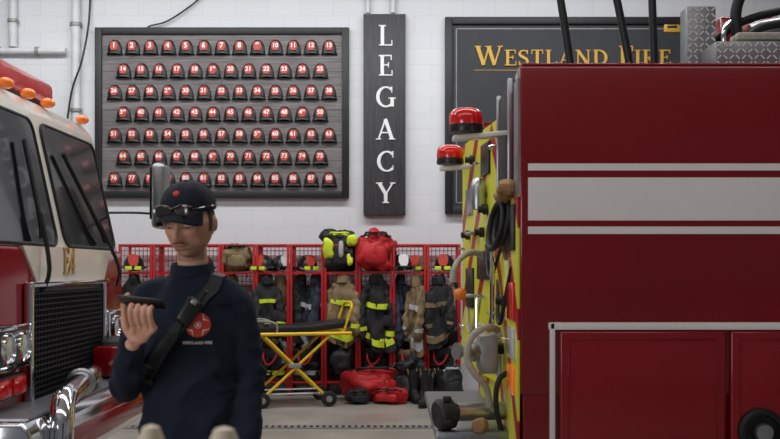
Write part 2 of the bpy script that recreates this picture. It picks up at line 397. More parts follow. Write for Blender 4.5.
mb=MB(); mb.box((o.x,WY-.05,o.z),(.2,.02,.13),.01); mb.build('gold_ornament',MT['gold'],wb)
mb=MB(); mb.box((o.x,WY-.062,o.z),(.12,.006,.03),.003); mb.build('ornament_bar',MT['frame'],wb)
l0=P(474,70,WY-.05); l1=P(674,70,WY-.05)
mb=MB(); mb.box(((l0.x+l1.x)/2,WY-.042,l0.z),(l1.x-l0.x,.006,.008)); mb.build('gold_line',MT['gold2'],wb,0)
# ---------------------------------------------------------------- lockers
LY=11.72; bw=34.3*LY/F; LD=.5
LX=[P(118+34.3*i,0,LY).x for i in range(10)]
def make_locker():
    r=thing('gear_locker',(0,0,0),'x','locker','open wire gear lockers along the wall')
    H=1.78; p=.03
    for x in(p/2+.003,bw-p/2-.003):
        for y in(p/2,LD-p/2): MB().box((x,y,H/2),(p,p,H),.004).build('upright',MT['lred'],r)
    for y in(p/2,LD-p/2): MB().box((bw/2,y,H-p/2),(bw-2*p-.006,p,p),.003).build('top_rail',MT['lred'],r)
    for x in(p/2+.003,bw-p/2-.003):
        for z in(H-p/2,.1): MB().box((x,LD/2,z),(p*.8,LD-2*p,p*.8)).build('side_rail',MT['lred'],r,0)
    for z in(1.44,.16):
        mb=MB(); mb.box((bw/2,p/2,z),(bw-2*p-.006,p*.8,p*.8)); mb.box((bw/2,LD-p/2,z),(bw-2*p-.006,p*.8,p*.8))
        for i in range(9): mb.box((p+.01+(bw-2*p-.02)*i/8,LD/2,z),(.007,LD-2*p,.007))
        for i in range(4): mb.box((bw/2,.1+.1*i,z-.006),(bw-2*p,.007,.007))
        mb.build('wire_shelf',MT['lred'],r,0)
    mb=MB(); y=LD-p/2
    for i in range(1,7): mb.box((p+(bw-2*p)*i/7,y,.95),(.008,.007,1.62))
    for i in range(1,26): mb.box((bw/2,y-.006,.16+i*.062),(bw-2*p,.006,.008))
    mb.build('wire_back',MT['lmesh'],r,0)
    mb=MB()
    for i in range(1,26): mb.box((p/2+.003,LD/2,.16+i*.062),(.005,LD-2*p,.005))
    for i in range(1,7): mb.box((p/2+.003,p+(LD-2*p)*i/7,.95),(.005,.005,1.62))
    mb.build('wire_side',MT['lmesh'],r,0)
    for x in(.13,.27):
        mb=MB(); mb.tube([(x,.25,1.435),(x,.25,1.405),(x,.235,1.385),(x,.21,1.385),(x,.2,1.4)],.006,6,3); mb.build('hook',MT['lred'],r)
    return r
L0=make_locker()
for i in range(10):
    o=L0 if i==0 else copy_tree(L0)
    o.location=(LX[i],LY,0)
    o['label']=f'open red steel wire gear locker bay, {ORD[i]} from the left along the wall'
# ---------------------------------------------------------------- helmets on shelves
def helmet(c,label,shell='black',shield='shield',yaw=0,sc=1.0):
    c=Vector(c); m=Matrix.Translation(c)@Matrix.Rotation(yaw,4,'Z')@Matrix.Scale(sc,4)
    mb=MB(); n=28
    def ring(rx,ry,z,back=0): return [Vector((rx*math.cos(2*PI*k/n),ry*math.sin(2*PI*k/n)+(back if math.sin(2*PI*k/n)>0 else 0)*math.sin(2*PI*k/n),z-.03*max(0,math.sin(2*PI*k/n))**2+.012*abs(math.cos(2*PI*k/n)))) for k in range(n)]
    mb.loft([ring(.105,.13,.05),ring(.14,.17,.035,.05),ring(.142,.172,.03,.05),ring(.1,.125,.04)],False)
    rings=[]
    for i in range(8):
        ph=R(i*12.3); cc=math.cos(ph)
        rings.append([Vector((.108*cc*math.cos(2*PI*k/n),.132*cc*math.sin(2*PI*k/n),.045+.135*math.sin(ph))) for k in range(n)])
    mb.loft(rings)
    for ang in range(0,360,45):
        th=R(ang+22)
        mb.tube([(.109*math.cos(R(p))*math.cos(th),.133*math.cos(R(p))*math.sin(th),.045+.137*math.sin(R(p))) for p in range(5,88,16)],.006,5)
    mb.xform(m); r=tag(mb.build('fire_helmet',MT[shell],origin=c),label,'helmet','helmets on the locker shelves')
    mb=MB(); mb.prism(shield_poly(.105,.13),(0,-.138,.06),UX,Vector((0,.18,.98)),NY,0,.008); mb.xform(m); mb.build('front_shield',MT[shield],r)
    for k in(-1,1):
        mb=MB(); mb.box((k*.05,-.168,.035),(.07,.012,.04),.004); mb.xform(m); mb.build('goggle',MT['lime'] if shield!='white' else MT['glass'],r)
def LC(px,Z,dy=.25): return Vector(((px-390)*(LY+dy)/F,LY+dy,Z))
HZ=1.46
helmet(LC(134,HZ,.16),'black helmet on the shelf of the leftmost locker, beside the front engine',yaw=.2,sc=1.1)
helmet(LC(264,HZ,.14),'black helmet on the fifth locker shelf, left of two above the lime-banded coat','black','shield',-.3,1.05)
helmet(LC(281,HZ,.3),'black helmet on the fifth locker shelf, right of two above the lime-banded coat','black','white',.5,1.05)
helmet(LC(307,HZ,.18),'black helmet alone on the sixth locker shelf, above the dark grey coat','black','shield',.4,1.05)
helmet(LC(205,HZ,.22),'black helmet on the locker shelf behind the man',yaw=.1)
helmet(LC(401,HZ,.14),'black helmet with white shield on the shelf right of the red bag',shield='white',yaw=.2,sc=1.1)
helmet(LC(418,HZ+.0,.3),'tan helmet tucked behind another on the shelf right of the red bag','turn_tan','shield',-.3,1.05)
helmet(LC(445,HZ,.16),'dark helmet on the shelf of the rightmost locker by the rear engine',yaw=-.2,sc=1.1)
# ---------------------------------------------------------------- coats
def coat(px,zt,label,cloth='turn_black',band='lime',yaw=0,sx=.72,ln_=.78,dy=.2,seed=1):
    c=LC(px,zt,dy); m=Matrix.Translation(c)@Matrix.Rotation(yaw,4,'Z')@Matrix.Diagonal((sx,1,1,1))
    r=thing('turnout_coat',c,label,'coat','turnout coats hanging in the lockers')
    k=ln_/.78; rnd=random.Random(seed*17)
    ph=[rnd.uniform(0,6.28) for _ in range(6)]; lean=rnd.uniform(-.08,.08)
    prof=[(.03,.03,.03),(.05,.04,-.02),(.09,.055,-.06),(.135,.07,-.12),(.165,.085,-.2),(.178,.095,-.32),(.185,.1,-.46),(.2,.108,-.62),(.225,.115,-.80)]
    def at(z):
        z=z/k if z<0 else z
        for p,q in zip(prof,prof[1:]):
            if q[2]<=z<=p[2]:
                t=(p[2]-z)/(p[2]-q[2]); return p[0]+(q[0]-p[0])*t,p[1]+(q[1]-p[1])*t
        return (prof[-1][0],prof[-1][1]) if z<0 else (prof[0][0],prof[0][1])
    N=48
    def ring(z,off=0):
        rx,ry=at(z); t=max(0,min(1,-z/.78)); out=[]
        for j in range(N):
            th=2*PI*j/N; f=1+(.25+.75*t)*(.18*math.sin(3*th+ph[0]+z*3)+.15*math.sin(7*th+ph[1]-z*4)+.07*math.sin(12*th+ph[2]+z*2))
            sg=lambda v:math.copysign(abs(v)**.8,v)
            notch=-.45*math.exp(-((th-1.5*PI-.2*math.sin(z*6+ph[3]))/.12)**2)*min(1,t*2)
            out.append(Vector(((rx+off)*f*sg(math.cos(th))+lean*t+.03*math.sin(z*7+ph[5]),(ry*(1+notch)+off)*f*sg(math.sin(th)),z+.1*t*t*math.sin(2*th+ph[4]))))
        return out
    mb=MB(); zs=[.025,.0]+[-.03-.0268*i*k for i in range(29)]
    mb.loft([ring(z) for z in zs]); mb.wrinkle(.04,11,seed,6); mb.xform(m); mb.build('coat_body',MT[cloth],r,70)
    for s in(-1,1):
        w1=rnd.uniform(-.045,.015); w2=rnd.uniform(-.08,.02); w3=rnd.uniform(-.1,.08)
        pts=[(s*.10,0,-.11),(s*.155,-.02,-.2),(s*(.185+w1),-.045+w2*.5,-.36*k),(s*(.195+w1),-.06+w2,(-.54+w3*.5)*k),(s*(.18+w1),-.06+w2,(-.68+w3)*k)]
        mb=MB(); mb.tube(pts,[.04,.056,.058,.058,.056],18,8,round_=True); mb.wrinkle(.035,15,seed+s*3); mb.xform(m); sl=mb.build('sleeve',MT[cloth],r,70)
        a=Vector(pts[3]).lerp(Vector(pts[4]),.3); b=Vector(pts[3]).lerp(Vector(pts[4]),.65)
        mb=MB(); mb.tube([a,b],.068,14); mb.wrinkle(.012,15,seed); mb.xform(m); mb.build('sleeve_band',MT[band],sl)
    mb=MB(); mb.rings_ell([(0,0,-.07,.10,.075),(.01,-.01,.0,.085,.07),(.02,-.005,.05,.06,.055),(.02,0,.045,.045,.04),(0,0,-.03,.045,.03)],22,.9); mb.wrinkle(.035,16,seed); mb.xform(m); mb.build('collar',MT[cloth],r)
    for z0,z1 in((-.29*k,-.345*k),(-.66*k,-.725*k)):
        mb=MB(); mb.loft([ring(z,.018) for z in(z0,(z0+z1)/2,z1)]); mb.xform(m); mb.build('reflective_band',MT[band],r)
    mb=MB(); x,y=at(-.5*k); s=rnd.choice((-1,1)); mb.box((s*.1+lean*.6,-y-.02,-.5*k),(.11,.03,.12),.012,Matrix.Rotation(s*.2,3,'Y')); mb.xform(m); mb.build('pocket',MT[cloth],r)
coat(266,1.38,'black turnout coat with lime bands hanging in the fifth locker, right of the man','turn_black','lime',.3,.84,.68,.08,seed=1)
coat(281,1.36,'narrow tan coat squeezed in the right of the fifth locker','turn_tan','silver',-.9,.5,.8,.24,seed=31)
coat(232,1.37,'tan turnout coat hanging in the locker behind the man','turn_tan','lime',-.1,.7,.8,seed=2)
coat(300,1.38,'dark grey turnout coat half hidden behind the yellow stretcher','turn_black','silver',.9,.62,.76,.2,seed=3)
coat(316,1.38,'navy coat squeezed beside the dark grey coat in the sixth locker','turn_navy','silver',-.9,.58,.8,.14,seed=21)
coat(343,1.4,'faded tan turnout coat with lime bands below the black and lime bag','turn_tan','lime',-.2,.88,.74,.07,seed=4)
coat(376,1.38,'black turnout coat with bright lime bands hanging below the red bag','turn_black','lime',.15,.9,.78,.06,seed=5)
coat(400,1.38,'plain navy coat hanging between two banded coats, right of the red bag','turn_navy','turn_navy',.6,.62,.86,.18,seed=6)
coat(417,1.36,'narrow tan turnout coat in the ninth locker beside the upright','turn_tan','silver',-.7,.58,.8,.07,seed=7)
coat(438,1.38,'black coat with tan lining in the rightmost locker by the rear engine','turn_black','turn_tan',.2,.86,.74,.07,seed=8)
coat(134,1.38,'black turnout coat in the leftmost locker between engine and man','turn_black','lime',-.2,.82,.74,.1,seed=9)
# folded-down trousers
def trousers(px,label,cloth='turn_black',band='lime',seed=1,z0=.168,dy=.14):
    c=LC(px,z0,dy); m=Matrix.Translation(c)
    r=thing('turnout_trousers',c,label,'trousers','turnout trousers folded down in the locker bottoms')
    for s in(-1,1):
        mb=MB(); mb.tube([(s*.075,0,.0),(s*.075,0,.1),(s*.072,.0,.22),(s*.068,.01,.3)],[.07,.075,.08,.075],20,6); mb.wrinkle(.035,12,seed+s,22); 
        for v in mb.bm.verts: v.co.z=max(.001,v.co.z)
        mb.xform(m); lg_=mb.build('trouser_leg',MT[cloth],r,70)
        mb=MB(); mb.tube([(s*.075,0,.07),(s*.075,0,.12)],.085,20); mb.xform(m); mb.build('leg_band',MT[band],lg_)
    mb=MB(); mb.rings_ell([(0,0,.26,.13,.09),(0,-.01,.33,.15,.1),(0,-.01,.38,.145,.1),(0,-.01,.37,.12,.08),(0,0,.28,.1,.06)],30,.9); mb.wrinkle(.035,13,seed); mb.xform(m); mb.build('waist',MT[cloth],r,70)
    mb=MB(); mb.tube([(-.08,-.08,.36),(-.09,-.13,.28),(-.04,-.14,.2),(.03,-.13,.24),(.09,-.08,.36)],.012,6,5); mb.xform(m); mb.build('braces',MT['bagred'],r)
trousers(272,'black turnout trousers bunched in the bottom of the fifth locker','turn_black','lime',1)
trousers(307,'black turnout trousers bunched in the bottom of the sixth locker','turn_black','silver',2)
trousers(375,'lime-banded black turnout trousers bunched behind the slumped red floor bag','turn_black','lime',3)
trousers(410,'tan turnout trousers bunched in the bottom of the ninth locker','turn_tan','lime',4)
trousers(441,'black turnout trousers bunched in the bottom of the rightmost locker','turn_black','lime',5)
# ---------------------------------------------------------------- bags
def bag(c,r,label,mat='bagred',trim='bagblack',seed=1,name='gear_bag',group=None,yaw=0,e=.62,wr=.16):
    c=Vector(c); m=Matrix.Translation(c)@Matrix.Rotation(yaw,4,'Z')
    mb=MB(); mb.ell((0,0,r[2]),r,36,24,e); mb.wrinkle(r[2]*wr*1.6,1.3/max(r),seed); mb.wrinkle(r[2]*wr,3.2/max(r),seed+2)
    for v in mb.bm.verts: v.co.z=max(v.co.z,0.002)
    mb.xform(m); t=thing(name,c,label,'bag',group); mb.build('bag_body',MT[mat],t,70)
    for s in(-1,1):
        mb=MB(); mb.tube([(s*r[0]*.55,-r[1]*.5,r[2]*1.75),(s*r[0]*.5,-r[1]*.9,r[2]*1.9),(s*r[0]*.1,-r[1]*1.05,r[2]*1.9),(s*-.1*r[0],-r[1]*.6,r[2]*1.9)],.012,7,4); mb.xform(m); mb.build('handle',MT[trim],t)
    mb=MB(); mb.tube([(-r[0]*.8,-r[1]*.55,r[2]*1.72),(0,-r[1]*.62,r[2]*1.86),(r[0]*.8,-r[1]*.55,r[2]*1.72)],.012,6,5); mb.xform(m); mb.build('zip',MT[trim],t)
    mb=MB(); mb.ell((0,-r[1]*.96,r[2]*.8),(r[0]*.6,r[1]*.18,r[2]*.45),16,8,.5); mb.wrinkle(.02,9,seed); mb.xform(m); mb.build('front_pocket',MT[mat],t)
    return t
bag(LC(376,1.455,.1),(.225,.22,.24),'bulging red duffel bag standing on the locker shelf',seed=2,e=.72,wr=.3)
b_=bag(LC(340,1.455,.16),(.2,.18,.24),'black and lime bag sticking out above the locker top left of the red bag','bagblack','lime',3,e=.7,wr=.28)
for px_,z_,s_3 in((328,1.72,(.06,.04,.12)),(352,1.83,(.06,.05,.06)),(350,1.6,(.03,.03,.08))):
    mb=MB(); mb.ell(LC(px_,z_,-.03),s_3,14,10,.6); mb.wrinkle(.03,15,1); mb.build('lime_panel',MT['lime'],b_)
mb=MB(); mb.ell(LC(341,1.72,-.04),(.03,.03,.1),12,8,.7); mb.build('grey_panel',MT['silver'],b_)
bag(LC(239,1.455,.15),(.18,.17,.16),'tan kit bag on the locker shelf just right of the man','turn_tan','bagblack',5,e=.8,wr=.25)
def FP(px,Y,z=0): return Vector(((px-390)*Y/F,Y,z))
bag(FP(371,11.4),(.32,.21,.2),'slumped red gear bag lying on the floor before the lockers','bagred','bagblack',7,yaw=.15,e=.95,wr=.4)
bag(FP(391,11.1),(.21,.15,.09),'low flat red pouch on the floor beside the slumped red bag','bagred','bagblack',8,yaw=-.4,e=.9,wr=.4)
bag(FP(357,11.06),(.13,.12,.08),'small black pouch on the floor by the stretcher wheel','bagblack','rubber',18,yaw=.4,e=.9,wr=.35)
bag(FP(405,11.45),(.19,.15,.22),'dark crumpled bag on the floor right behind the flat red pouch','bagblack','rubber',9,e=.85,wr=.4)
bag(FP(452,11.3),(.13,.16,.2),'upright black pack on the floor next to the rear engine','bagblack','silver',11,e=.8)
bag(LC(343,.17,.15),(.16,.17,.24),'black kit bag in the bottom of the seventh locker beneath tan coat','bagblack','rubber',12,e=.8,wr=.25)
bag(LC(237,.17,.2),(.15,.17,.19),'dark kit bag in the bottom of the locker beside the man','bagblack','rubber',14,e=.8)
# ---------------------------------------------------------------- boots
def boot(c,yaw,label,sc=1,sole='rubber'):
    c=Vector(c); m=Matrix.Translation(c)@Matrix.Rotation(yaw,4,'Z')@Matrix.Scale(sc,4)
    r=thing('rubber_boot',c,label,'boot','firefighting boots by the lockers')
    mb=MB(); rings=[]
    for (y,z,rx,rz) in((-.21,.045,.02,.02),(-.2,.05,.04,.035),(-.16,.06,.048,.045),(-.1,.068,.047,.052),(-.05,.085,.045,.065)):
        rings.append([Vector((rx*math.cos(2*PI*k/16),y,z+rz*math.sin(2*PI*k/16))) for k in range(16)])
    mb.loft(rings)
    mb.rings_ell([(0,0,.02,.043,.075),(0,0,.08,.045,.075),(0,.01,.13,.047,.062),(0,.012,.2,.055,.066),(0,.01,.3,.064,.074),(0,.01,.345,.066,.076),(0,.01,.34,.056,.066),(0,.01,.2,.045,.055)],18)
    mb.xform(m); mb.build('boot_upper',MT['rubber'],r)
    mb=MB(); mb.rings_ell([(0,-.07,.0,.048,.145),(0,-.07,.022,.05,.148)],22,.75); mb.xform(m); mb.build('sole',MT[sole],r)
    for s in(-1,1):
        mb=MB(); mb.tube([(s*.066,-.02,.31),(s*.072,-.015,.36),(s*.072,.025,.36),(s*.066,.03,.31)],.005,6,3); mb.xform(m); mb.build('pull_loop',MT['turn_tan'],r)
for px,Y,yaw,lab in((414,11.2,.2,'left black boot of the pair before the tan folded trousers'),(423,11.23,.0,'right black boot of the pair before the tan folded trousers'),
    (432,11.35,-.1,'left black boot of the pair left of the upright pack'),(441,11.3,.1,'black boot directly before the upright black pack'),
    (427,10.85,-.35,'foremost black boot, pointing toward the trench drain')):
    boot(FP(px,Y),yaw,lab)
for px,lab in((128,'left black boot in the bottom of leftmost locker'),(141,'right black boot in the bottom of leftmost locker')):
    boot(LC(px,.168,.24),.05,lab,.9)
# ---------------------------------------------------------------- stretcher
g=thing('ambulance_stretcher',(0,0,0),'yellow-framed wheeled ambulance stretcher with black mattress before the red lockers','stretcher')
mb=MB(); mb.box((-.2,0,.84),(1.3,.5,.08),.03); mb.build('mattress',MT['vinyl'],g)
ra=Matrix.Rotation(R(-6),3,'Y'); mb=MB(); mb.box((.66,0,.868),(.54,.5,.08),.03,ra); mb.build('backrest',MT['vinyl'],g)
for s in(-1,1):
    y=s*.28
    MB().tube([(-.95,y,.79),(.92,y,.79)],.019,10).build('side_rail',MT['yellow'],g)
    MB().tube([(-.02,y,.76),(.62,y*.95,.13)],.016,10).build('leg',MT['yellow'],g)
    MB().tube([(.68,y*.92,.76),(-.02,y*.98,.13)],.016,10).build('leg',MT['yellow'],g)
    MB().tube([(-.5,y*.9,.77),(-.5,y*.9,.9),(-.1,y*.9,.93),(.1,y*.9,.9),(.1,y*.9,.77)],.012,8,5).build('guard_rail',MT['grey'],g)
    MB().box((.3,y*1.0,.45),(.14,.03,.05),.01).build('hinge_plate',MT['grey'],g)
MB().tube([(-.95,-.28,.79),(-1.0,-.2,.79),(-1.0,.2,.79),(-.95,.28,.79)],.019,10,5).build('foot_bar',MT['yellow'],g)
MB().tube([(.84,-.24,.8),(.9,-.24,.98),(.94,-.2,1.1),(.94,.2,1.1),(.9,.24,.98),(.84,.24,.8)],.014,10,5).build('push_handle',MT['yellow'],g)
for x in(-.02,.64):
    MB().tube([(x,-.29,.14),(x,.29,.14)],.016,8).build('axle',MT['alu'],g)
for y in(-.2,.2): MB().tube([(-.02,y,.14),(.64,y,.14)],.013,8).build('lower_bar',MT['alu'],g)
for x in(-.05,.67):
    for s in(-1,1):
        w_=MB(); w_.lathe([(.03,-.018),(.07,-.02),(.085,-.012),(.085,.012),(.07,.02),(.03,.018)],(x,s*.29,.085),(0,1,0),22); wo=w_.build('wheel',MT['rubber'],g)
        mb=MB(); mb.lathe([(.035,-.024),(.035,.024)],(x,s*.29,.085),(0,1,0),14); mb.build('hub',MT['grey'],wo)
for x in(-.55,0.0):
    mb=MB(); mb.box((x,0,.884),(.05,.52,.008),.002); mb.build('strap',MT['strap'],g)
g.location=(-1.38,10.94,0); g.rotation_euler=(0,0,R(14))
# ================================================================ front engine (left)
e=thing('fire_engine',(-3.2,6.0,0),'front end of white and maroon fire engine facing right at left edge','fire engine')
C0,C1=4.73,7.27
def wx(z): return -1.97-(z-1.6)*.22
def extr(poly,y0,y1,bev):
    mb=MB(); mb.loft([[Vector((x,y,z)) for x,z in poly] for y in(y0,y1)])
    if bev: bmesh.ops.bevel(mb.bm,geom=list(mb.bm.edges),offset=bev,segments=3,affect='EDGES',profile=.5)
    return mb
extr([(-1.95,.7),(-1.95,1.62),(-4.7,1.62),(-4.7,.9),(-3.85,.9),(-3.7,1.15),(-3.1,1.15),(-2.9,.7)],C0,C1,.03).build('cab_lower',MT['tred2'],e)
extr([(-1.965,1.6),(wx(2.45),2.45),(-2.25,2.55),(-4.7,2.59),(-4.7,1.6)],C0+.01,C1-.01,.03).build('cab_upper',MT['cream'],e)
sl=Vector((-.22,0,1)).normalized(); wn=Vector((1,0,.22)).normalized(); YU=Vector((0,1,0))
def rrect(w,h,r,n=5):
    out=[]
    for cx,cy,a0 in((w-r,r,-90),(w-r,h-r,0),(r,h-r,90),(r,r,180)):
        for k in range(n+1): a=R(a0+90*k/n); out.append((cx+r*math.cos(a),cy+r*math.sin(a)))
    return out
for y0 in(4.85,6.08):
    z0=1.64; o=Vector((wx(z0),y0,z0)); L=.745; PW=1.07
    mb=MB(); mb.prism(rrect(PW,L,.07),o,YU,sl,wn,-.01,.012); ws=mb.build('windshield',MT['glass'],e)
    out=rrect(PW+.02,L+.02,.08)
    pts=[o+YU*(a-.01)+sl*(b-.01)+wn*.01 for a,b in out]; mb=MB(); mb.tube(pts+[pts[0]],.011,6); mb.build('gasket',MT['rubber'],ws)
mb=MB(); mb.prism([(5.28-6,.0+.17),(6.95-6,.17),(6.78-6,-.03),(5.5-6,-.03)],(-1.95,6,1.45),YU,UZ,Vector((1,0,0)),-.01,.012); wp=mb.build('white_panel',MT['cream'],e)
for ch,y in(('E',5.92),('4',6.035)):
    mb=MB(); put_glyph(mb,ch,(-1.938,y,1.465),YU,UZ,Vector((1,0,0)),.155,.008); mb.build('unit_letter',MT['gold2'],wp,0)
# grille
mb=MB(); mb.box((-1.94,6,1.08),(.03,1.34,.64),.01); gr=mb.build('grille',MT['plastic'],e)
mb=MB()
for i in range(20): mb.box((-1.918,6,.79+.03*i),(.018,1.26,.008))
for i in range(27): mb.box((-1.915,5.39+.047*i,1.08),(.016,.007,.58))
mb.build('grille_bars',MT['frame'],gr,0)
mb=MB()
for y in(5.32,6.68): mb.box((-1.92,y,1.08),(.05,.035,.68),.01)
for z in(.75,1.41): mb.box((-1.92,6,z),(.05,1.4,.03),.01)
mb.build('grille_frame',MT['chrome'],gr)
for yc in(5.03,6.97):
    mb=MB(); mb.box((-1.93,yc,1.1),(.08,.46,.23),.015); bz=mb.build('headlight',MT['chrome'],e)
    mb=MB(); mb.box((-1.893,yc,1.1),(.012,.41,.18),.004); mb.build('lamp_backing',MT['plastic'],bz)
    for s in(-.105,.105):
        mb=MB(); mb.lathe([(.082,0),(.08,.022),(.068,.026),(.064,.012)],(-1.89,yc+s,1.1),(1,0,0),24); mb.build('lamp_ring',MT['chrome'],bz)
        mb=MB(); mb.lathe([(.064,0),(.06,.012),(.03,.02),(.0,.022)],(-1.888,yc+s,1.1),(1,0,0),20); mb.build('lens',MT['lens'],bz)
    mb=MB(); mb.box((-1.93,yc,.9),(.05,.4,.12),.015); wl=mb.build('warning_light',MT['plastic'],e)
    for s in(-.1,.1):
        mb=MB(); mb.box((-1.903,yc+s,.9),(.02,.17,.09),.008); mb.build('warning_lens',MT['redlens'],wl)
# bumper
extr([(-2.3,.46),(-1.72,.46),(-1.66,.52),(-1.66,.72),(-1.7,.78),(-2.3,.78)],4.62,7.38,.02).build('bumper',MT['chrome'],e)
mb=MB(); mb.box((-1.84,6,.785),(.28,2.6,.012)); mb.build('bumper_deck',MT['plate'],e)
mb=MB(); mb.box((-1.655,6.0,.6),(.02,2.3,.12),.006); mb.build('bumper_stripe',MT['tred'],e)
mb=MB(); mb.tube([(-1.84,6.15,.79),(-1.81,6.1,.85),(-1.76,5.9,.87),(-1.70,5.5,.87),(-1.66,5.2,.86),(-1.64,5.03,.83),(-1.62,4.94,.75),(-1.62,4.92,.62)],.06,20,6); ip=mb.build('intake_pipe',MT['chrome'],e)
mb=MB(); mb.lathe([(.062,0),(.078,.01),(.078,.05),(.062,.06)],(-1.71,5.55,.87),(.13,-1,0),20); mb.build('pipe_collar',MT['alu'],ip)
mb=MB(); mb.lathe([(.08,0),(.08,.08),(.065,.09),(.03,.1)],(-1.62,4.92,.64),(0,0,-1),20); mb.build('intake_cap',MT['alu'],ip)
mb=MB(); mb.box((-1.8,6.62,.9),(.2,.5,.2),.03); mb.build('hose_tray',MT['tred2'],e)
mb=MB(); mb.ell((-1.8,6.62,1.0),(.09,.22,.05),16,8,.7); mb.build('tray_cover',MT['bagblack'],e)
# wipers
for (py_,pz),(ty,tz) in(((7.08,1.38),(6.28,2.22)),((5.52,1.36),(5.62,2.22))):
    a=Vector((-1.93,py_,pz)); t=Vector((wx(tz)+.06,ty,tz)); md=a.lerp(t,.52); md.x=wx(md.z)+.07
    mb=MB(); mb.tube([a,a.lerp(md,.3)+Vector((.05,0,0)),md],.013,8,4); wo=mb.build('wiper',MT['plastic'],e)
    q=md.lerp(t,-.35); q.x=wx(q.z)+.05; t.x=wx(t.z)+.05
    mb=MB(); mb.tube([q,md+Vector((-.01,0,0)),t],.014,8,4); mb.build('blade',MT['rubber'],wo)
# roof lights
for y in(4.85,5.73,6.08,6.43,7.15):
    mb=MB(); mb.ell((-2.2,y,2.56),(.045,.06,.032),14,8); mb.build('clearance_light',MT['amber'],e)
mb=MB(); mb.box((-2.5,5.95,2.605),(.24,1.9,.05),.01); lb=mb.build('light_bar',MT['plastic'],e)
mb=MB(); mb.box((-2.48,5.95,2.7),(.3,2.0,.15),.05,None,3); mb.build('light_bar_lens',MT['redlens'],lb)
for fwd,yo,y0 in((True,7.42,7.26),(False,4.5,4.74)):
    mx_=-1.70 if fwd else -2.55
    for z in (1.9,):
        mb=MB(); mb.tube([(-2.2 if fwd else -2.6,y0,z),(mx_-.2,yo,z+.01),(mx_-.03,yo,z)],.009,8,5); mb.build('mirror_arm',MT['plastic'],e)
    mb=MB(); mb.box((mx_,yo,2.03),(.1,.24,.48),.035,None,3); mh=mb.build('mirror_head',MT['alu'],e)
    mb=MB(); mb.box((mx_-.055,yo,2.05),(.012,.2,.38),.004); mb.build('mirror_glass',MT['glass'],mh)
def wheel(parent,x,y,s,r=.52):
    mb=MB(); mb.lathe([(.3,-.14),(r-.04,-.15),(r,-.11),(r,.11),(r-.04,.15),(.3,.14)],(x,y,r),(0,1,0),40); t=mb.build('tyre',MT['rubber'],parent)
    mb=MB(); mb.lathe([(.31,-.1),(.3,.12),(.24,.1),(.15,.06),(.13,.16),(.0,.17)],(x,y,r),(0,s,0),28); hb_=mb.build('wheel_rim',MT['alu'],t)
wheel(e,-3.4,4.92,-1); wheel(e,-3.4,7.08,1)
for y,s in((4.73,-1),(7.27,1)):
    mb=MB(); mb.box((-3.1,y+s*.0,2.0),(1.0,.02,.6),.008); mb.build('door_window',MT['glass'],e)
    mb=MB(); mb.box((-2.62,y+s*.03,1.3),(.03,.03,.3),.01); mb.build('door_handle',MT['chrome'],e)
mb=MB(); mb.box((-4.4,6,.8),(.6,2.3,.3),.02); mb.build('chassis',MT['plastic'],e)
# ================================================================ rear engine (right)
q=thing('fire_engine',(3.2,6.72,0),'red fire engine seen from its side at right with chevron rear','fire engine')
X0,X1,Y0,Y1,ZT=.715,5.6,5.5,7.95,2.617
mb=MB(); mb.box(((X0+X1)/2,Y0+.11,(ZT+.8)/2),(X1-X0,.22,ZT-.8),.018); mb.build('side_wall',MT['tred'],q)
mb=MB(); mb.box(((X0+X1)/2,Y1-.11,(ZT+.8)/2),(X1-X0,.22,ZT-.8),.018); mb.build('side_wall',MT['tred'],q)
mb=MB(); mb.box(((X0+.06+X1)/2,(Y0+Y1)/2,1.3),(X1-X0-.06,Y1-Y0-.44,1.2)); mb.build('hose_bed',MT['darkbed'],q,0)
mb=MB(); mb.box((X0+1.7,(Y0+Y1)/2,2.25),(.1,Y1-Y0-.44,.7)); mb.build('bulkhead',MT['plate'],q,0)
for c_,s_ in(((1.6,Y0+.16,.66),(1.74,.3,.4)),((1.6,Y1-.16,.66),(1.74,.3,.4)),((4.9,Y0+.16,.66),(1.3,.3,.4))):
    mb=MB(); mb.box(c_,s_,.015); mb.build('lower_compartment',MT['tred'],q)
for y in(Y0+.11,Y1-.11):
    mb=MB(); mb.box(((X0+X1)/2,y,ZT+.006),(X1-X0-.02,.2,.014),.004); mb.build('top_trim',MT['tred2'],q)
def zpx(p): return 1.5+(268-p)*Y0/F
def xpx(p): return (p-390)*Y0/F
for p0,p1 in((163.5,170.5),(177.5,220.5),(226.5,234)):
    mb=MB(); mb.box(((xpx(528)+X1)/2,Y0-.001,(zpx(p0)+zpx(p1))/2),(X1-xpx(528),.004,zpx(p0)-zpx(p1))); mb.build('side_stripe',MT['stripe'],q,0)
mb=MB(); mb.box(((xpx(548)+X1)/2,Y0-.01,zpx(326)),(X1-xpx(548),.03,.042),.008); mb.build('door_trim',MT['stripe'],q)
mb=MB(); mb.box((xpx(552),Y0-.01,.83),(.03,.03,.74),.006); mb.build('door_trim',MT['stripe'],q)
def door(x0,x1):
    z0,z1=.5,zpx(331)
    mb=MB(); mb.box(((x0+x1)/2,Y0-.016,(z0+z1)/2),(x1-x0,.03,z1-z0),.012,None,3); d_=mb.build('compartment_door',MT['tred2'],q)
    mb=MB()
    for xx in(x0+.05,x1-.05): mb.box((xx,Y0-.03,(z0+z1)/2),(.012,.008,z1-z0-.1),.003)
    mb.box(((x0+x1)/2,Y0-.03,z1-.045),(x1-x0-.1,.008,.012),.003); mb.build('door_bead',MT['tred'],d_)
    return d_
door(xpx(559),xpx(724)); d2=door(xpx(729),2.45)
mb=MB(); mb.lathe([(.125,0),(.125,.03),(.11,.045),(.095,.045),(.09,.02),(.06,.02),(.055,.06),(.0,.065)],(xpx(758),Y0-.03,zpx(430)),(0,-1,0),32); cp=mb.build('round_latch',MT['rubber'],d2)
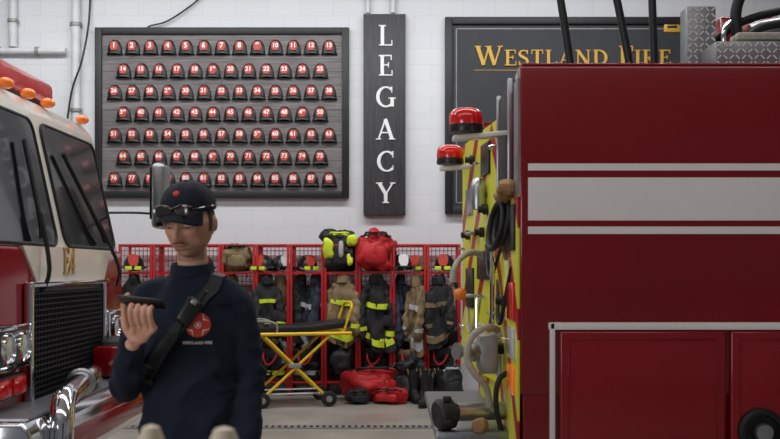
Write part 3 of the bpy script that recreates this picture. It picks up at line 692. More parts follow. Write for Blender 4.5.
mb=MB(); mb.lathe([(.05,0),(.045,.02),(0,.024)],(xpx(758),Y0-.088,zpx(430)),(0,-1,0),20); mb.build('latch_centre',MT['alu'],cp)
mb=MB(); mb.box(((X0+X1)/2,(Y0+Y1)/2,.62),(X1-X0-.5,1.2,.2),.02); mb.build('chassis',MT['plastic'],q)
wheel(q,3.35,Y0+.22,-1); wheel(q,3.35,Y1-.22,1)
# rear
mb=MB(); mb.box((X0-.006,(Y0+Y1)/2,1.18),(.012,Y1-Y0-.03,1.44)); mb.build('chevron_panel',MT['chev'],q,0)
SL=.085
mb=MB(); pl=[(.70,6.5),(.70-1.45*SL,7.95),(.74-1.45*SL,7.97),(.72,6.52)]
mb.loft([[Vector((x,y,z)) for x,y in pl] for z in(.75,2.47)]); mb.build('chevron_panel',MT['chev'],q,0)
def rx(Y): return .70-(Y-6.5)*SL if Y>6.5 else .705
def rear_plate(Ya,Yb,za,zb,mat='plastic',name='rear_plate'):
    mb=MB(); ym=(Ya+Yb)/2; mb.box((rx(ym)-.002,ym,(za+zb)/2),(.03,Yb-Ya,zb-za),.006,Matrix.Rotation(math.atan(SL),3,'Z') if ym>6.5 else None); mb.build(name,MT[mat],q)
mb=MB(); mb.box((X0-.004,Y0+.11,2.15),(.012,.18,.8)); mb.build('rear_corner_strip',MT['alu'],q,0)
mb=MB(); mb.box((X0+.0,6.17,2.27),(.03,.62,.62),.006); mb.build('opening_shade_slab',MT['rubber'],q)  # shade of the open hose bed, put into a black slab
for Y in(5.86,6.46):
    mb=MB(); mb.box((X0-.012,Y,2.27),(.03,.035,.68),.006); mb.build('frame_post',MT['alu'],q)
rear_plate(6.75,7.05,2.14,2.36); rear_plate(6.7,7.2,1.42,1.62); rear_plate(7.4,7.7,1.2,1.5); rear_plate(5.6,6.0,1.6,1.86)  # raised black plates, the shade of recesses put into their colour
rear_plate(7.45,7.7,1.9,2.1,'alu','latch_plate')
rear_plate(5.62,5.9,1.2,1.42,'redlens','tail_light'); rear_plate(5.62,5.9,.98,1.16,'lens','reverse_light'); rear_plate(5.62,5.9,.78,.94,'amber','turn_signal')
rear_plate(6.3,6.7,.8,1.1,'alu','access_plate')
for Yk,zk in((6.62,2.3),(6.62,1.85),(7.2,2.25),(7.85,2.3),(7.85,1.65),(7.1,1.1),(6.62,1.2),(7.85,1.05)):
    x=rx(Yk); mb=MB(); mb.tube([(x,Yk-.06,zk),(x-.035,Yk-.05,zk),(x-.035,Yk+.05,zk),(x,Yk+.06,zk)],.009,8,3); mb.build('pull_handle',MT['chrome'],q)
for Yk,zk in((6.85,1.9),(7.6,1.75),(6.2,1.0),(6.05,1.3),(7.0,1.75),(7.4,2.3)):
    mb=MB(); mb.lathe([(.035,0),(.035,.03),(.022,.04),(.022,.06),(.03,.065),(0,.07)],(rx(Yk),Yk,zk),(-1,0,0),16); mb.build('valve_knob',MT['rubber'],q)
mb=MB(); mb.box((.5,6.9,.5),(.46,1.95,.06),.015); mb.build('tailboard',MT['plate'],q)
for bx,by,bz in((.455,6.0,2.355),(.455,7.55,2.325)):
    mb=MB(); mb.box((bx+.1,by+.02,bz-.06),(.36,.12,.03),.01,Matrix.Rotation(R(-5),3,'Y')); br=mb.build('beacon_bracket',MT['cream'],q)
    mb=MB(); mb.lathe([(.1,0),(.104,.02),(.1,.045),(.0,.046)],(bx,by,bz-.042),(0,0,1),28); mb.build('beacon_base',MT['plastic'],br)
    mb=MB(); mb.lathe([(.1,0),(.103,.03),(.098,.068),(.08,.09),(.05,.099),(.0,.102)],(bx,by,bz+.002),(0,0,1),28); mb.build('beacon_lens',MT['redlens'],br)
def rail(Y,z0,z1,off=.09,r=.015):
    x=rx(Y); mb=MB(); mb.tube([(x,Y,z0),(x-off,Y,z0),(x-off-.01,Y,z0+.06),(x-off-.01,Y,z1-.06),(x-off,Y,z1),(x,Y,z1)],r,10,4); mb.build('grab_rail',MT['chrome'],q)
rail(6.3,1.05,1.75,.05); rail(6.95,.85,1.3,.05,.012)
mb=MB(); mb.lathe([(.05,-.1),(.055,-.06),(.055,.06),(.04,.1),(.02,.12)],P(478,195,6.9),(0,0,1),18); sp_=mb.build('spot_lamp',MT['alu'],q)
mb=MB(); p=P(478,195,6.9); mb.tube([p,(rx(6.9),6.9,p.z)],.02,8); mb.build('lamp_stem',MT['rubber'],sp_)
for z in(1.75,1.3):
    mb=MB(); mb.box((rx(7.25)-.04,7.25,z),(.1,.16,.022),.008); mb.build('folding_step',MT['alu'],q)
def strap_(a,b,sag,nm='tie_strap',mat='strap',r=.011):
    a=Vector(a);b=Vector(b);m_=(a+b)/2+Vector((-.03,0,-sag)); mb=MB(); mb.tube([a,a.lerp(m_,.6)+Vector((-.01,0,-sag*.2)),m_,b.lerp(m_,.6)+Vector((-.01,0,-sag*.2)),b],r,8,5); mb.build(nm,MT[mat],q)
strap_((rx(6.1),6.1,1.72),(rx(6.9),6.9,1.66),.25); strap_((rx(5.8),5.8,1.5),(rx(6.5),6.5,1.42),.3,'tie_strap','rubber',.014); strap_((rx(7.1),7.1,1.3),(rx(7.7),7.7,1.25),.25,'tie_strap','hose',.012)
strap_((rx(6.0),6.0,1.98),(rx(6.0),6.02,1.55),.05,'tie_strap','tan',.016)
mb=MB(); mb.tube([(.72,6.1,.63),(.55,6.08,.63),(.4,6.02,.63)],.055,20); it=mb.build('rear_intake',MT['alu'],q)
mb=MB(); mb.lathe([(.075,0),(.092,.01),(.095,.09),(.08,.11),(.045,.115),(.0,.1)],(.38,6.01,.63),(-.95,-.35,-.1),24); ic=mb.build('intake_cap',MT['rubber'],it)
for k in range(4):
    a=k*PI/2+.4; mb=MB(); mb.box(Vector((.34,5.99,.63))+Vector((0,math.cos(a)*.1,math.sin(a)*.1)),(.05,.03,.03),.006); mb.build('cap_lug',MT['rubber'],it)
mb=MB(); mb.box(P(487,353,6.15),(.12,.22,.24),.03); vb=mb.build('valve_box',MT['grey'],q)
mb=MB(); mb.tube([P(498,330,6.1),P(486,327,6.0),P(471,338,5.98),P(467,358,5.98),P(475,374,5.98),P(486,387,6.02),P(490,407,6.05)],.021,12,6); mb.build('valve_hose',MT['hose'],vb)
mb=MB(); mb.lathe([(.06,0),(.06,.04),(.035,.05),(.03,.12),(.05,.13),(.05,.15)],P(476,352,6.1),(-1,-.6,.1),18); mb.build('valve_outlet',MT['alu'],vb)
mb=MB(); mb.lathe([(.045,0),(.045,.05),(.035,.06)],P(482,425,5.95),(-.5,-.85,0),20); mb.build('gauge',MT['tan'],q)
mb=MB(); mb.tube([P(504,440,6.0),P(496,405,5.95),P(499,380,5.95),P(510,372,6.0)],.017,10,6); mb.build('drain_hose',MT['rubber'],q)
# hanging bits: top-level
mb=MB(); cc=P(508,222,5.95); pts=[]
for k in range(25):
    a=2*PI*k/24*1.0; pts.append(cc+Vector((-.035-.02*math.cos(a)+.1*math.sin(a)*.25,math.cos(a)*.15,math.sin(a)*.14)))
mb.tube(pts,.019,10,2); pts2=[p+Vector((-.035,.02,-.02)) for p in pts]; mb.tube(pts2,.019,10,2); tag(mb.build('hose_coil',MT['rubber']),'black rubber hose coil hanging at the rear corner of the red engine','hose')
mb=MB(); mb.ell(P(511,188,5.75)+Vector((-.03,0,0)),(.05,.09,.045),18,10,.8); mb.ell(P(507,196,5.85)+Vector((-.03,0,0)),(.045,.1,.03),18,10,.8); mb.wrinkle(.025,22,3); tag(mb.build('cloth_bundle',MT['tan']),'tan leather bundle tucked above the black hose coil on the engine','bundle')
n_=thing('hose_nozzle',P(468,262,6.9),'pale hose nozzle with orange ball hanging off the chevron rear','nozzle')
mb=MB(); mb.tube([P(486,258,6.95),P(472,252,6.9),P(460,259,6.85),P(454,270,6.8),P(453,282,6.8)],[.022,.022,.02,.021,.026],12,5); mb.build('nozzle_pipe',MT['hose'],n_)
mb=MB(); mb.ell(P(460,294,6.8),(.045,.045,.045),18,12); mb.build('orange_ball',MT['orange'],n_)
mb=MB(); mb.tube([P(454,281,6.8),P(457,288,6.8)],.014,8); mb.build('collar',MT['rubber'],n_)
# top of engine
for (a,b_2) in(((573,70),(556,-30)),((633,70),(611,-30)),((655,70),(651,-30))):
    Yr=6.6; p0=P(a[0],0,Yr); p1=P(b_2[0],b_2[1],Yr)
    MB().tube([(p0.x,Yr,1.9),(p0.x,Yr,2.62),(p0.x+(p1.x-p0.x)*.1,Yr,2.8),p1],.026,12,4).build('rack_arm',MT['plastic'],q)
z_=P(0,-30,6.6).z; mb=MB(); mb.tube([(1.0,6.6,z_),(1.9,6.6,z_)],.03,12); mb.build('rack_beam',MT['plastic'],q)
def tread_box(px0,px1,py0,Y,dep,nx,nz,bot=2.35):
    a_=P(px0,py0,Y);b_3=P(px1,py0,Y); w_=b_3.x-a_.x
    mb=MB(); mb.box(((a_.x+b_3.x)/2,Y+dep/2,(a_.z+bot)/2),(w_,dep,a_.z-bot),.008); tp=mb.build('tread_plate_box',MT['plate'],q)
    mb=MB()
    for i in range(nx):
        for j in range(nz):
            p=Vector((a_.x+w_*(i+.5)/nx,Y-.002,a_.z-.02-.036*j)); mb.box(p,(.03,.006,.008),0,Matrix.Rotation(R(45 if (i+j)%2 else -45),3,'Y'))
    mb.build('tread_pattern',MT['stripe'],tp,0)
tread_box(687,716,6,6.05,.15,5,12)
tread_box(716,840,41,5.74,.3,20,5,2.62)
def tb(pts,r,nm='deck_gun_pipe',mat='rubber'): 
    mb=MB(); mb.tube(pts,r,14,6); mb.build(nm,MT[mat],q)
tb([P(736,75,6.1),P(737,40,6.1),P(736,12,6.1),P(744,-8,6.1),P(765,-20,6.15)],.034); tb([P(712,46,6.2),P(728,30,6.15),P(752,18,6.12),P(785,10,6.1)],.024); tb([P(744,42,6.0),P(760,28,6.0),P(790,22,6.0)],.026)
tb([P(724,44,6.0),P(724,30,6.0),P(730,22,6.05)],.016,'drain_pipe','chrome')
mb=MB(); mb.lathe([(.05,0),(.065,.05),(.065,.2),(.085,.22),(.085,.3),(.065,.32)],P(750,33,6.2),(1,0,.2),20); mb.build('deck_gun',MT['alu'],q)
mb=MB(); mb.box((2.45,6.5,2.85),(.7,.3,.5),.02); mb.build('pump_house',MT['tred2'],q)
for i in range(2):
    mb=MB(); mb.box((xpx(775)+.1,5.84+.08*i,2.85),(.4,.06,.045),.014); mb.build('hose_stack',MT['hose'],q)
# ================================================================ person
pe=thing('person',(-.665,3.32,0),'man in navy cap and navy sweatshirt looking down at a phone in his hand','person')
HM=Matrix.Translation((-.655,3.265,1.655))@Matrix.Rotation(R(-12),4,'Z')@Matrix.Rotation(R(15),4,'X')@Matrix.Scale(1.035,4)
def G(x,z,cx,cz,sx,sz): return math.exp(-((x-cx)/sx)**2-((z-cz)/sz)**2)
def head_pt(u):
    ux,uy,uz=u
    x=.0755*ux; y=.097*uy; z=.116*uz
    if uz<0:
        t=-uz
        x*=1-.27*t**1.6
        if uy<0: y*=1-.04*t
        else: y*=1-.36*t**1.1; 
        y-=.012*t*t
    if uz<-.2: x*=1+.10*math.exp(-((uz+.62)/.22)**2)
    f=max(0,-uy)**.6
    if uy<.25 and f>0:
        d=0
        d+=.022*G(x,z,0,-.030,.012,.016)+.014*G(x,z,0,-.008,.009,.022)+.007*(G(x,z,.012,-.034,.008,.009)+G(x,z,-.012,-.034,.008,.009))
        d-=.013*(G(x,z,.031,.004,.019,.012)+G(x,z,-.031,.004,.019,.012))
        d+=.006*(G(x,z,.028,.028,.026,.010)+G(x,z,-.028,.028,.026,.010))+.003*G(x,z,0,.03,.02,.012)
        d+=.007*(G(x,z,.044,-.022,.018,.014)+G(x,z,-.044,-.022,.018,.014))-.004*(G(x,z,.042,-.055,.016,.02)+G(x,z,-.042,-.055,.016,.02))
        d+=.006*G(x,z,0,-.059,.022,.006)+.006*G(x,z,0,-.072,.019,.006)-.006*G(x,z,0,-.0655,.026,.0035)
        d+=-.006*G(x,z,0,-.083,.02,.006)+.007*G(x,z,0,-.100,.022,.012)
        d-=.002*G(x,z,0,-.048,.005,.008)
        y-=d*min(1,f*1.2)
    return Vector((x,y,z))
def add_head(mb):
    n,m=120,110; rings=[]
    for i in range(m+1):
        ph=-PI/2+.03+(PI-.06)*i/m
        rings.append([head_pt((math.cos(ph)*math.cos(2*PI*k/n),math.cos(ph)*math.sin(2*PI*k/n),math.sin(ph))) for k in range(n)])
    mb.loft(rings)
    for s in(-1,1):
        mb.ell((s*.0765,.012,-.012),(.008,.016,.027),16,12,1,Matrix.Rotation(s*-.3,3,'Z'))
        mb.ell((s*.031,-.0745,.0055),(.0170,.0135,.0105),16,12)
SHL,SHR=Vector((-.808,3.335,1.388)),Vector((-.514,3.335,1.390))
ELL,ELR=Vector((-.856,3.25,1.12)),Vector((-.466,3.33,1.115))
WRL,WRR=Vector((-.785,3.045,1.262)),Vector((-.472,3.22,.87))
mb=MB(); add_head(mb); mb.xform(HM)
mb.tube([(-.66,3.355,1.42),(-.659,3.34,1.5),(-.657,3.31,1.6)],[.054,.049,.049],20,4,round_=True)
mb.rings_ell([(-.66,3.33,.86,.15,.1),(-.66,3.33,1.0,.14,.09),(-.66,3.33,1.2,.15,.1),(-.66,3.33,1.33,.15,.095),(-.66,3.335,1.42,.085,.07)],24)
for sh,el,wr in((SHL,ELL,WRL),(SHR,ELR,WRR)):
    mb.tube([sh,sh.lerp(el,.5),el,el.lerp(wr,.4),wr],[.046,.042,.036,.036,.026],16,4,round_=True)
for hx,fx in((-.745,-.76),(-.575,-.55)):
    mb.tube([(hx,3.33,.9),(hx-.005,3.32,.7),(hx,3.31,.5),(fx,3.34,.32),(fx,3.36,.09)],[.08,.072,.052,.05,.036],16,4,round_=True)
PC=Vector((-.74,2.985,1.398)); PR=Matrix.Rotation(R(6),3,'Y')@Matrix.Rotation(R(-20),3,'X')
ix=[-.764,-.744,-.724,-.706]
for i,x in enumerate(ix):
    bz=1.328-.004*abs(i-1.2)
    mb.tube([WRL.lerp(Vector((x,2.985,bz)),.25),WRL.lerp(Vector((x,2.985,bz)),.65),(x,2.985,bz)],[.014,.0142,.0118],12,3,round_=True)
    dz=-(x-PC.x)*math.tan(R(6)); ls=[1,1.0,1,.9][i]
    mb.tube([(x,2.985,bz),(x-.001,2.953,1.350+dz*.5),(x,2.940,1.371+dz),(x+.001,2.945,1.386+dz),(x+.002,2.957,1.388+dz)],[.0102,.0092,.0087,.008,.0073] if i<3 else [.0092,.0082,.0077,.0072,.0066],12,4,round_=True)
mb.ell((-.754,3.012,1.30),(.032,.016,.031),16,10,.8,Matrix.Rotation(R(-35),3,'X'))
mb.tube([(-.776,3.03,1.285),(-.797,3.02,1.32),(-.801,3.015,1.365),(-.798,3.003,1.402),(-.784,2.99,1.419)],[.015,.013,.0105,.010,.0085],12,4,round_=True)
for i in range(4):
    x=-.465; y=3.175+.021*i
    b0=Vector((x,y+.01,.795)); ls=[.95,1.05,1,.8][i]
    mb.tube([WRR,WRR.lerp(b0,.6),b0],[.018,.0155,.0125],12,3,round_=True)
    mb.tube([b0,b0+Vector((-.012,-.006,-.036*ls)),b0+Vector((-.028,-.006,-.062*ls)),b0+Vector((-.045,-.003,-.075*ls))],[.011,.0098,.009,.008],12,3,round_=True)
mb.tube([(-.48,3.19,.855),(-.498,3.165,.83),(-.507,3.155,.795),(-.513,3.155,.77)],[.016,.013,.0105,.009],12,3,round_=True)
def remesh(mb,vox,it,fac=.5):
    me=mb.mesh('tmp'); o=bpy.data.objects.new('tmp',me); col.objects.link(o)
    r=o.modifiers.new('r','REMESH'); r.mode='VOXEL'; r.voxel_size=vox; r.adaptivity=0
    if it:
        s=o.modifiers.new('s','SMOOTH'); s.factor=fac; s.iterations=it
    bpy.context.view_layer.update()
    m2=bpy.data.meshes.new_from_object(o.evaluated_get(bpy.context.evaluated_depsgraph_get()))
    bpy.data.objects.remove(o); return m2
bme=remesh(mb,.0027,2)
HI=HM.inverted(); ca=bme.color_attributes.new('Col','FLOAT_COLOR','POINT'); data=[]
SK=Vector(lin((224,174,148))); LIP=Vector(lin((186,108,96))); RED=Vector(lin((218,138,116))); STB=Vector(lin((142,98,76))); LASH_CREASE=Vector(lin((66,46,36)))
for v in bme.vertices:
    p=HI@v.co; c=SK.copy()
    if v.co.z>1.48:
        x,y,z=p
        if y<0.02:
            c=c.lerp(RED,min(1,.7*(G(x,z,.045,-.03,.022,.02)+G(x,z,-.045,-.03,.022,.02)+G(x,z,0,-.035,.014,.014))))
            st=0
            if -.13<z<-.05: st=.65*min(1,(-.05-z)/.02)
            st=max(st,.95*G(x,z,0,-.051,.03,.0065)) 
            if abs(x)>.05 and -.13<z<0: st=max(st,.5)
            c=c.lerp(STB,st)
            if y<-.06: c=c.lerp(LIP,min(1,.9*(G(x,z,0,-.06,.02,.005)+G(x,z,0,-.071,.017,.005))))
            if y<-.05: c=c.lerp(LASH_CREASE,min(.9,.95*(G(x,z,.031,-.0045,.018,.003)+G(x,z,-.031,-.0045,.018,.003))))
            if y<-.05: c=c.lerp(LASH_CREASE,min(.6,.75*G(x,z,0,-.0655,.022,.0022)))  # shade in the crease between the lips, painted into the skin colour
    else: c=c.lerp(RED,.25)
    data+= [c.x,c.y,c.z,1]
ca.data.foreach_set('color',data)
skin=bpy.data.materials.new('skin'); skin.use_nodes=True; nt=skin.node_tree; bb=nt.nodes['Principled BSDF']
at_=nt.nodes.new('ShaderNodeAttribute'); at_.attribute_name='Col'; nt.links.new(at_.outputs['Color'],bb.inputs['Base Color']); bb.inputs['Roughness'].default_value=.5
bb.inputs['Subsurface Weight'].default_value=.08; bb.inputs['Subsurface Radius'].default_value=(.01,.004,.002)
link('body',bme,skin,pe,180)
for s in(-1,1):
    mb=MB(); mb.ell((s*.031,-.0715,.001),(.0140,.0125,.0098),16,12); mb.xform(HM); ey=mb.build('eye',MT['eye'],pe)
    mb=MB(); mb.ell((s*.031-.001,-.0805,-.0055),(.0052,.004,.0042),12,8); mb.xform(HM); mb.build('iris',MT['iris'],ey)
    mb=MB(); mb.tube([Vector((s*.014,-.0935,.0225)),Vector((s*.026,-.0945,.027)),Vector((s*.04,-.088,.027)),Vector((s*.05,-.078,.022))],[.002,.003,.0028,.0018],8,4); mb.xform(HM); mb.build('eyebrow',MT['brow'],pe)
mb=MB(); mb.tube([Vector((-.026,-.0895,-.0565)),Vector((-.013,-.0975,-.0505)),Vector((0,-.1,-.0495)),Vector((.013,-.0975,-.0505)),Vector((.026,-.0895,-.0565))],[.0014,.003,.0026,.003,.0014],8,5); mb.wrinkle(.0015,300,2); mb.xform(HM); mb.build('moustache',MT['brow'],pe)
mb=MB(); n=48; rings=[]
for i in range(10):
    z=-.05+.0125*i; ring=[]
    for k in range(n+1):
        th=R(-20+220*k/n)
        ph=math.asin(max(-1,min(1,z/.116)))
        pnt=head_pt((math.cos(ph)*math.cos(th),math.cos(ph)*math.sin(th),math.sin(ph)))
        d=(Vector((pnt.x,pnt.y,0))).normalized()
        fr=min(1,min(k,n-k)/4); low=1 if z>-.03 or 8<k<n-8 else .0
        ring.append(pnt+d*(-.0015+.0042*fr*low))
    rings.append(ring)
mb.loft(rings,False,False); mb.wrinkle(.001,160,1); mb.xform(HM); ho=mb.build('hair',MT['hair'],pe)
sd=ho.modifiers.new('solid','SOLIDIFY'); sd.thickness=.004; sd.offset=-1
# cap
CCt=Vector((0,.004,.027)); crx,cry,crz=.083,.105,.098
mb=MB(); n=44; rings=[]
def base_phi(th): return R(3)-R(5)*math.sin(th)
def capt(th,ph,bulge=1):
    c=max(0,math.cos(ph))**.78
    lift=.006*max(0,-math.sin(th))*math.sin(ph)*c   # stiff front panel stands a little higher
    return CCt+Vector((crx*c*math.cos(th)*bulge,cry*c*math.sin(th)*bulge,crz*math.sin(ph)+lift))
for i in range(15):
    ring=[]
    for k in range(n):
        th=2*PI*k/n; p0=base_phi(th); ph=p0+(PI/2-.03-p0)*i/14
        ring.append(capt(th,ph,1+.02*math.sin(PI*i/14)))
    rings.append(ring)
mb.loft(rings,True); mb.wrinkle(.002,30,4); mb.xform(HM); cp_=mb.build('cap',MT['cap'],pe)
for k in range(6):
    th=PI/6+k*PI/3; mb=MB(); mb.tube([capt(th,R(a),1.022) for a in range(10,88,11)],.0011,5); mb.xform(HM); mb.build('cap_seam',MT['cap'],cp_)
mb=MB(); rings=[]
for j in range(9):
    t=j/8; ring=[]
    for k in range(25):
        s_=-1+2*k/24; th=R(-90+56*s_)
        b0=capt(th,base_phi(th))
        ext=.078*math.sqrt(max(0,1-abs(s_)**2.4))
        ring.append(Vector((b0.x*(1-.06*t),b0.y-ext*t,b0.z+.003-.010*t-.034*s_*s_*t)))
    rings.append(ring)
mb.loft(rings,False,False); mb.xform(HM); bo=mb.build('cap_brim',MT['cap'],cp_); sd=bo.modifiers.new('solid','SOLIDIFY'); sd.thickness=.004
mb=MB(); mb.ell(capt(-PI/2,R(46),1.02),(.011,.005,.009),20,10,1,Matrix.Rotation(R(-38),3,'X')); mb.xform(HM); mb.build('cap_badge',MT['badge'],cp_)
mb=MB(); mb.ell(CCt+Vector((0,0,crz)),(.008,.008,.005),12,8); mb.xform(HM); mb.build('cap_button',MT['cap'],cp_)
# sunglasses on the cap bill
sg=thing('sunglasses',HM@Vector((0,-.118,.048)),'dark sunglasses perched on the bill of the navy cap','sunglasses')
for s in(-1,1):
    mb=MB(); mb.ell((s*.031,-.122,.055),(.028,.006,.019),20,10,.75,Matrix.Rotation(R(-12),3,'X')@Matrix.Rotation(s*-.34,3,'Z')); mb.xform(HM); mb.build('lens',MT['shade'],sg)
    mb=MB(); mb.tube([(s*.057,-.1,.056),(s*.074,-.066,.054),(s*.0855,-.02,.05),(s*.086,.03,.042)],.002,8,5); mb.xform(HM); mb.build('temple',MT['shade'],sg)
mb=MB(); mb.tube([(-.057,-.103,.064),(-.031,-.125,.073),(0,-.127,.063),(.031,-.125,.073),(.057,-.103,.064)],.0026,8,5); mb.xform(HM); mb.build('frame',MT['tort'],sg)
# sweatshirt
mb=MB()
mb.rings_ell([(-.658,3.325,.83,.158,.112),(-.658,3.325,.87,.171,.122),(-.66,3.325,.95,.166,.12),(-.66,3.325,1.08,.160,.117),(-.66,3.325,1.2,.164,.121),(-.658,3.325,1.29,.168,.124),(-.657,3.33,1.35,.162,.114),(-.657,3.335,1.40,.14,.1),(-.66,3.342,1.445,.102,.084),(-.661,3.345,1.48,.076,.07),(-.661,3.345,1.505,.066,.064)],36,.92)
for sh,el,wr,r in((SHL,ELL,WRL,1),(SHR,ELR,WRR,1)):
    e0=el.lerp(wr,.93)
    mb.tube([sh+Vector((.07 if sh.x<-.66 else -.07,0,.03)),sh,sh.lerp(el,.35),sh.lerp(el,.75),el,el.lerp(wr,.35),el.lerp(wr,.75),e0],[.055,.058,.060,.056,.053,.050,.044,.036],20,4,round_=True)
sme=remesh(mb,.005,11)
bmx=bmesh.new(); bmx.from_mesh(sme); bmx.normal_update()
def ridge(v): return 1-2*abs(v)
for v in bmx.verts:
    p=v.co
    k=.005*noise.noise(Vector((p.x*6,p.y*6,p.z*10+p.x*6)))+.0015*noise.noise(p*28)
    k+=.009*ridge(noise.noise(Vector((p.x*7+p.z*6,p.y*6,p.z*7-p.x*7))+Vector((3,1,7))))-.0045
    for el in(ELL,ELR):
        dd=(p-el).length
        if dd<.16: k+=.006*(1-dd/.16)*math.sin((p.z*1.0+p.y*.6)*100+4*noise.noise(p*12))
    if p.z<1.05 and abs(p.x+.66)<.17: k+=.006*math.sin(p.z*70+5*noise.noise(p*5))*min(1,(1.05-p.z)/.1)
    if p.z>1.1 and .09<abs(p.x+.66)<.15 and p.z<1.38: k+=.008*math.sin((p.x*(1 if p.x>-.66 else -1)+p.z)*60+5*noise.noise(p*5))*math.sin((abs(p.x+.66)-.09)/.06*PI)
    v.co+=v.normal*k
bmx.to_mesh(sme); bmx.free()
bvh=BVHTree.FromPolygons([v.co.copy() for v in sme.vertices],[tuple(p.vertices) for p in sme.polygons])
sw=link('sweatshirt',sme,MT['navy'],pe,180)
mb=MB(); c0=Vector((-.661,3.343,1.507)); mb.loft([[c0+Vector((r*1.03*math.cos(2*PI*k/28),r*math.sin(2*PI*k/28),z-.012*max(0,-math.sin(2*PI*k/28)))) for k in range(28)] for r,z in((.072,-.025),(.070,.0),(.065,.012),(.059,.012),(.057,-.01))],False); mb.build('neckband',MT['navy'],sw)
for el,wr in((ELL,WRL),(ELR,WRR)):
    d_=(wr-el).normalized(); p=el.lerp(wr,.93); mb=MB(); mb.tube([p-d_*.03,p,p+d_*.03],[.041,.039,.034],18,3); mb.build('cuff',MT['navy'],sw)
def front(px,py,off=.002):
    Y=3.19
    for _ in range(3):
        t=P(px,py,Y); h=bvh.ray_cast(Vector((t.x,2.9 if py<300 or px>170 else 3.12,t.z)),Vector((0,1,0)))
        if h[0] is None: return t
        Y=h[0].y
    return h[0]-Vector((0,off,0))
ec=front(198,325); 
def ray(x,z):
    return bvh.ray_cast(Vector((x,2.9,z)),Vector((0,1,0)))[0] or Vector((x,3.2,z))
def disc(mb,cx,cz,r0,r1,off,n=28,rr=4):
    rings=[]
    for i in range(rr+1):
        r=r0+(r1-r0)*i/rr
        rings.append([ray(cx+r*math.cos(2*PI*k/n),cz+r*math.sin(2*PI*k/n))-Vector((0,off,0)) for k in range(n)])
    mb.loft(rings,False)
mb=MB(); disc(mb,ec.x,ec.z,.002,.039,.003,36,9); em=mb.build('chest_emblem',MT['badge'],sw)
mb=MB(); disc(mb,ec.x,ec.z,.0085,.0105,.0045,24,1); disc(mb,ec.x,ec.z,.0005,.005,.0045,12,1)
for a in range(4):
    th=a*PI/2+PI/4
    def q_(r,d): return ray(ec.x+r*math.cos(th+d),ec.z+r*math.sin(th+d))-Vector((0,.0045,0))
    mb.loft([[q_(.022+.014*(abs(i-4)/4)**1.5,-.42+.105*i),q_(.027+.011*(abs(i-4)/4)**1.5,-.42+.105*i)] for i in range(9)],False,False)
mb.build('emblem_detail',MT['white'],em)
tm=text_mesh('WESTLAND FIRE',.0125,0)
tx0=front(197,343)
for v in tm.vertices:
    h=ray(tx0.x+v.co.x,tx0.z+v.co.z); v.co=(h.x,h.y-.0022,h.z)
link('chest_lettering',tm,MT['stripe'],sw,0)
def ribbon(path,width,name,parent,mat):
    L=[]
    for i,p in enumerate(path):
        t=(path[min(i+1,len(path)-1)]-path[max(i-1,0)]); t.normalize()
        nn=bvh.find_nearest(p)[1]; sd_=t.cross(nn).normalized()
        L.append([p+sd_*width/2+nn*.001,p-sd_*width/2+nn*.001,p-sd_*width/2+nn*.011,p+sd_*width/2+nn*.011])
    mb=MB(); mb.loft(L); return mb.build(name,MT[mat],parent)
rd=thing('radio_harness',P(200,300,3.19),'black radio strap and microphone slung diagonally across the navy sweatshirt','radio')
fp=[(214,287),(208,294),(199,304),(188,318),(177,332),(166,346),(155,361),(147,374),(141,388)]
path=[]
for i in range(len(fp)-1):
    for k in range(3):
        t=k/3; path.append(front(fp[i][0]*(1-t)+fp[i+1][0]*t,fp[i][1]*(1-t)+fp[i+1][1]*t,.0))
for x,y,z in((-.575,3.29,1.45),(-.577,3.33,1.46),(-.58,3.37,1.45),(-.59,3.41,1.415),(-.62,3.45,1.35),(-.66,3.46,1.28),(-.7,3.46,1.2),(-.74,3.45,1.15),(-.78,3.44,1.1),(-.81,3.41,1.06),(-.835,3.38,1.03)):
    path.insert(0,Vector((x,y,z)))
for _ in range(4):
    path=[bvh.find_nearest(p)[0] for p in path]
    path=[path[0]]+[path[i]*.5+(path[i-1]+path[i+1])*.25 for i in range(1,len(path)-1)]+[path[-1]]
path=[bvh.find_nearest(p)[0] for p in path]
ribbon(path,.042,'strap',rd,'strap')
mc=front(191,311)+Vector((0,-.026,0))
rm=Matrix.Rotation(R(32),3,'Y')
mb=MB(); mb.box(mc,(.052,.034,.09),.01,rm,3); mic=mb.build('microphone',MT['plastic'],rd)
mb=MB()
for i in range(5): mb.box(mc+rm@Vector((0,-.018,-.02+i*.009)),(.03,.003,.004),0,rm)
mb.build('speaker_grille',MT['frame'],mic,0)
mb=MB(); mb.box(mc+rm@Vector((0,-.018,.034)),(.02,.004,.012),.002,rm); mb.build('mic_clip',MT['alu'],mic)
mb=MB(); mb.tube([mc+rm@Vector((.012,0,.04)),mc+rm@Vector((.012,-.002,.085))],.006,10); mb.build('antenna',MT['rubber'],mic)
mb=MB(); cpts=[mc+rm@Vector((0,0,-.044))]+[front(x,y)+Vector((0,-.012,0)) for x,y in((178,336),(168,352),(158,368),(150,380))]; mb.tube(cpts,.006,8,6); mb.build('cord',MT['rubber'],mic)
# phone
mb=MB(); mb.box(PC,(.135,.07,.011),.004,PR,3); ph=tag(mb.build('phone',MT['plastic']),'black phone held flat in the raised hand of the man','phone')
mb=MB(); mb.box(PC+PR@Vector((0,0,.0057)),(.127,.063,.0008),0,PR); mb.build('screen',MT['phone'],ph,0)
mb=MB(); mb.box(PC+PR@Vector((-.05,.018,-.0062)),(.024,.024,.002),.0008,PR); mb.build('camera_bump',MT['glass'],ph)
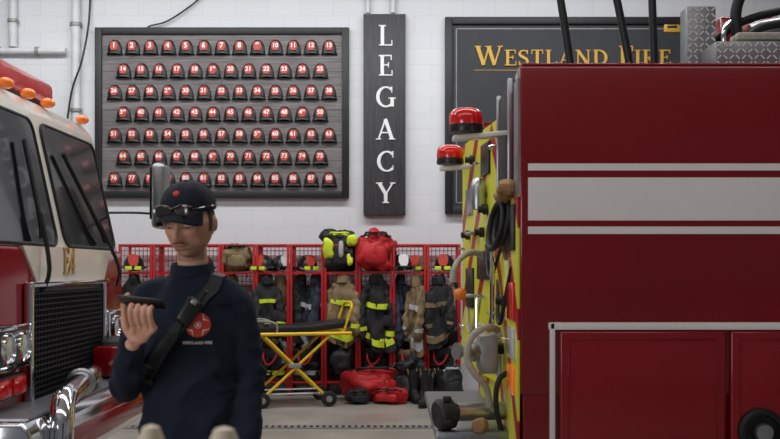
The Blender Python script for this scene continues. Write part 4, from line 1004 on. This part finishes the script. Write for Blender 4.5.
# trousers and shoes
mb=MB(); mb.rings_ell([(-.66,3.325,.78,.158,.113),(-.66,3.325,.9,.155,.108),(-.66,3.325,.95,.15,.1)],28)
for hx,fx in((-.745,-.76),(-.575,-.55)):
    mb.tube([(hx,3.33,.84),(hx-.003,3.325,.7),(hx,3.315,.5),(fx,3.34,.3),(fx,3.355,.07)],[.095,.088,.073,.068,.066],18,4)
tme=remesh(mb,.008,5); link('trousers',tme,MT['navy2'],pe,180)
for fx in(-.76,-.55):
    mb=MB(); mb.rings_ell([(fx,3.28,.0,.048,.14),(fx,3.28,.025,.05,.142),(fx,3.29,.05,.048,.13),(fx,3.32,.085,.042,.09),(fx,3.35,.12,.045,.05)],24,.85); mb.build('shoe',MT['rubber'],pe)
# ---------------------------------------------------------------- blurred foreground posts
for px,py,Y,rr,lab in((151,424,1.3,.018,'pale cream rounded post top at lower edge, left of two before the man'),(224,426,1.3,.021,'pale cream rounded post top at lower edge, right of two before the man')):
    p=P(px,py,Y)
    t=thing('barrier_post',(p.x,Y,0),lab,'post','cream posts before the man')
    MB().lathe([(rr*.9,.03),(rr,.1),(rr,p.z-.05),(rr*.95,p.z-.02),(rr*.6,p.z-.004),(0,p.z)],(p.x,Y,0),(0,0,1),20).build('post_shaft',MT['postc'],t)
    MB().lathe([(.044,0),(.044,.015),(.034,.03),(0,.031)],(p.x,Y,0),(0,0,1),28).build('post_base',MT['rubber'],t)
# ---------------------------------------------------------------- lights, world, camera
def area(loc,sx,sy,en,rot=(0,0,0),colr=(1,1,1)):
    l=bpy.data.lights.new('area','AREA'); l.shape='RECTANGLE'; l.size=sx; l.size_y=sy; l.energy=en; l.color=colr
    o=bpy.data.objects.new('area_lamp',l); col.objects.link(o); o.location=loc; o.rotation_euler=rot
area((-1,10.0,5.4),9,.5,238,(R(10),0,0),(.97,.99,1))
area((-1,6.3,5.4),9,.8,155,(0,0,0),(1,.985,.97))
area((-1,2.2,5.4),9,.8,90,(0,0,0),(1,.985,.97))
area((-5.0,-2.2,1.8),3,2.6,125,(R(92),0,R(-42)),(.97,.985,1))  # added fill lamp, lifts the man's face under the cap brim
w=bpy.data.worlds.new('world'); S.world=w; w.use_nodes=True
w.node_tree.nodes['Background'].inputs[0].default_value=(.9,.95,1,1); w.node_tree.nodes['Background'].inputs[1].default_value=.13
cam=bpy.data.cameras.new('camera'); co=bpy.data.objects.new('camera',cam); col.objects.link(co)
co.location=(0,0,CAMZ); co.rotation_euler=(PI/2,0,0); cam.sensor_width=36; cam.lens=36*F/780; cam.shift_y=(HY-219.5)/780
cam.dof.use_dof=True; cam.dof.focus_distance=7.0; cam.dof.aperture_fstop=5.6
if ZOOM:
    tx,ty,zz=ZOOM; cam.lens*=zz; cam.shift_x=(tx-390)*zz/780; cam.shift_y=(HY-ty)*zz/780; cam.dof.use_dof=False
S.camera=co
S.view_settings.view_transform='Standard'
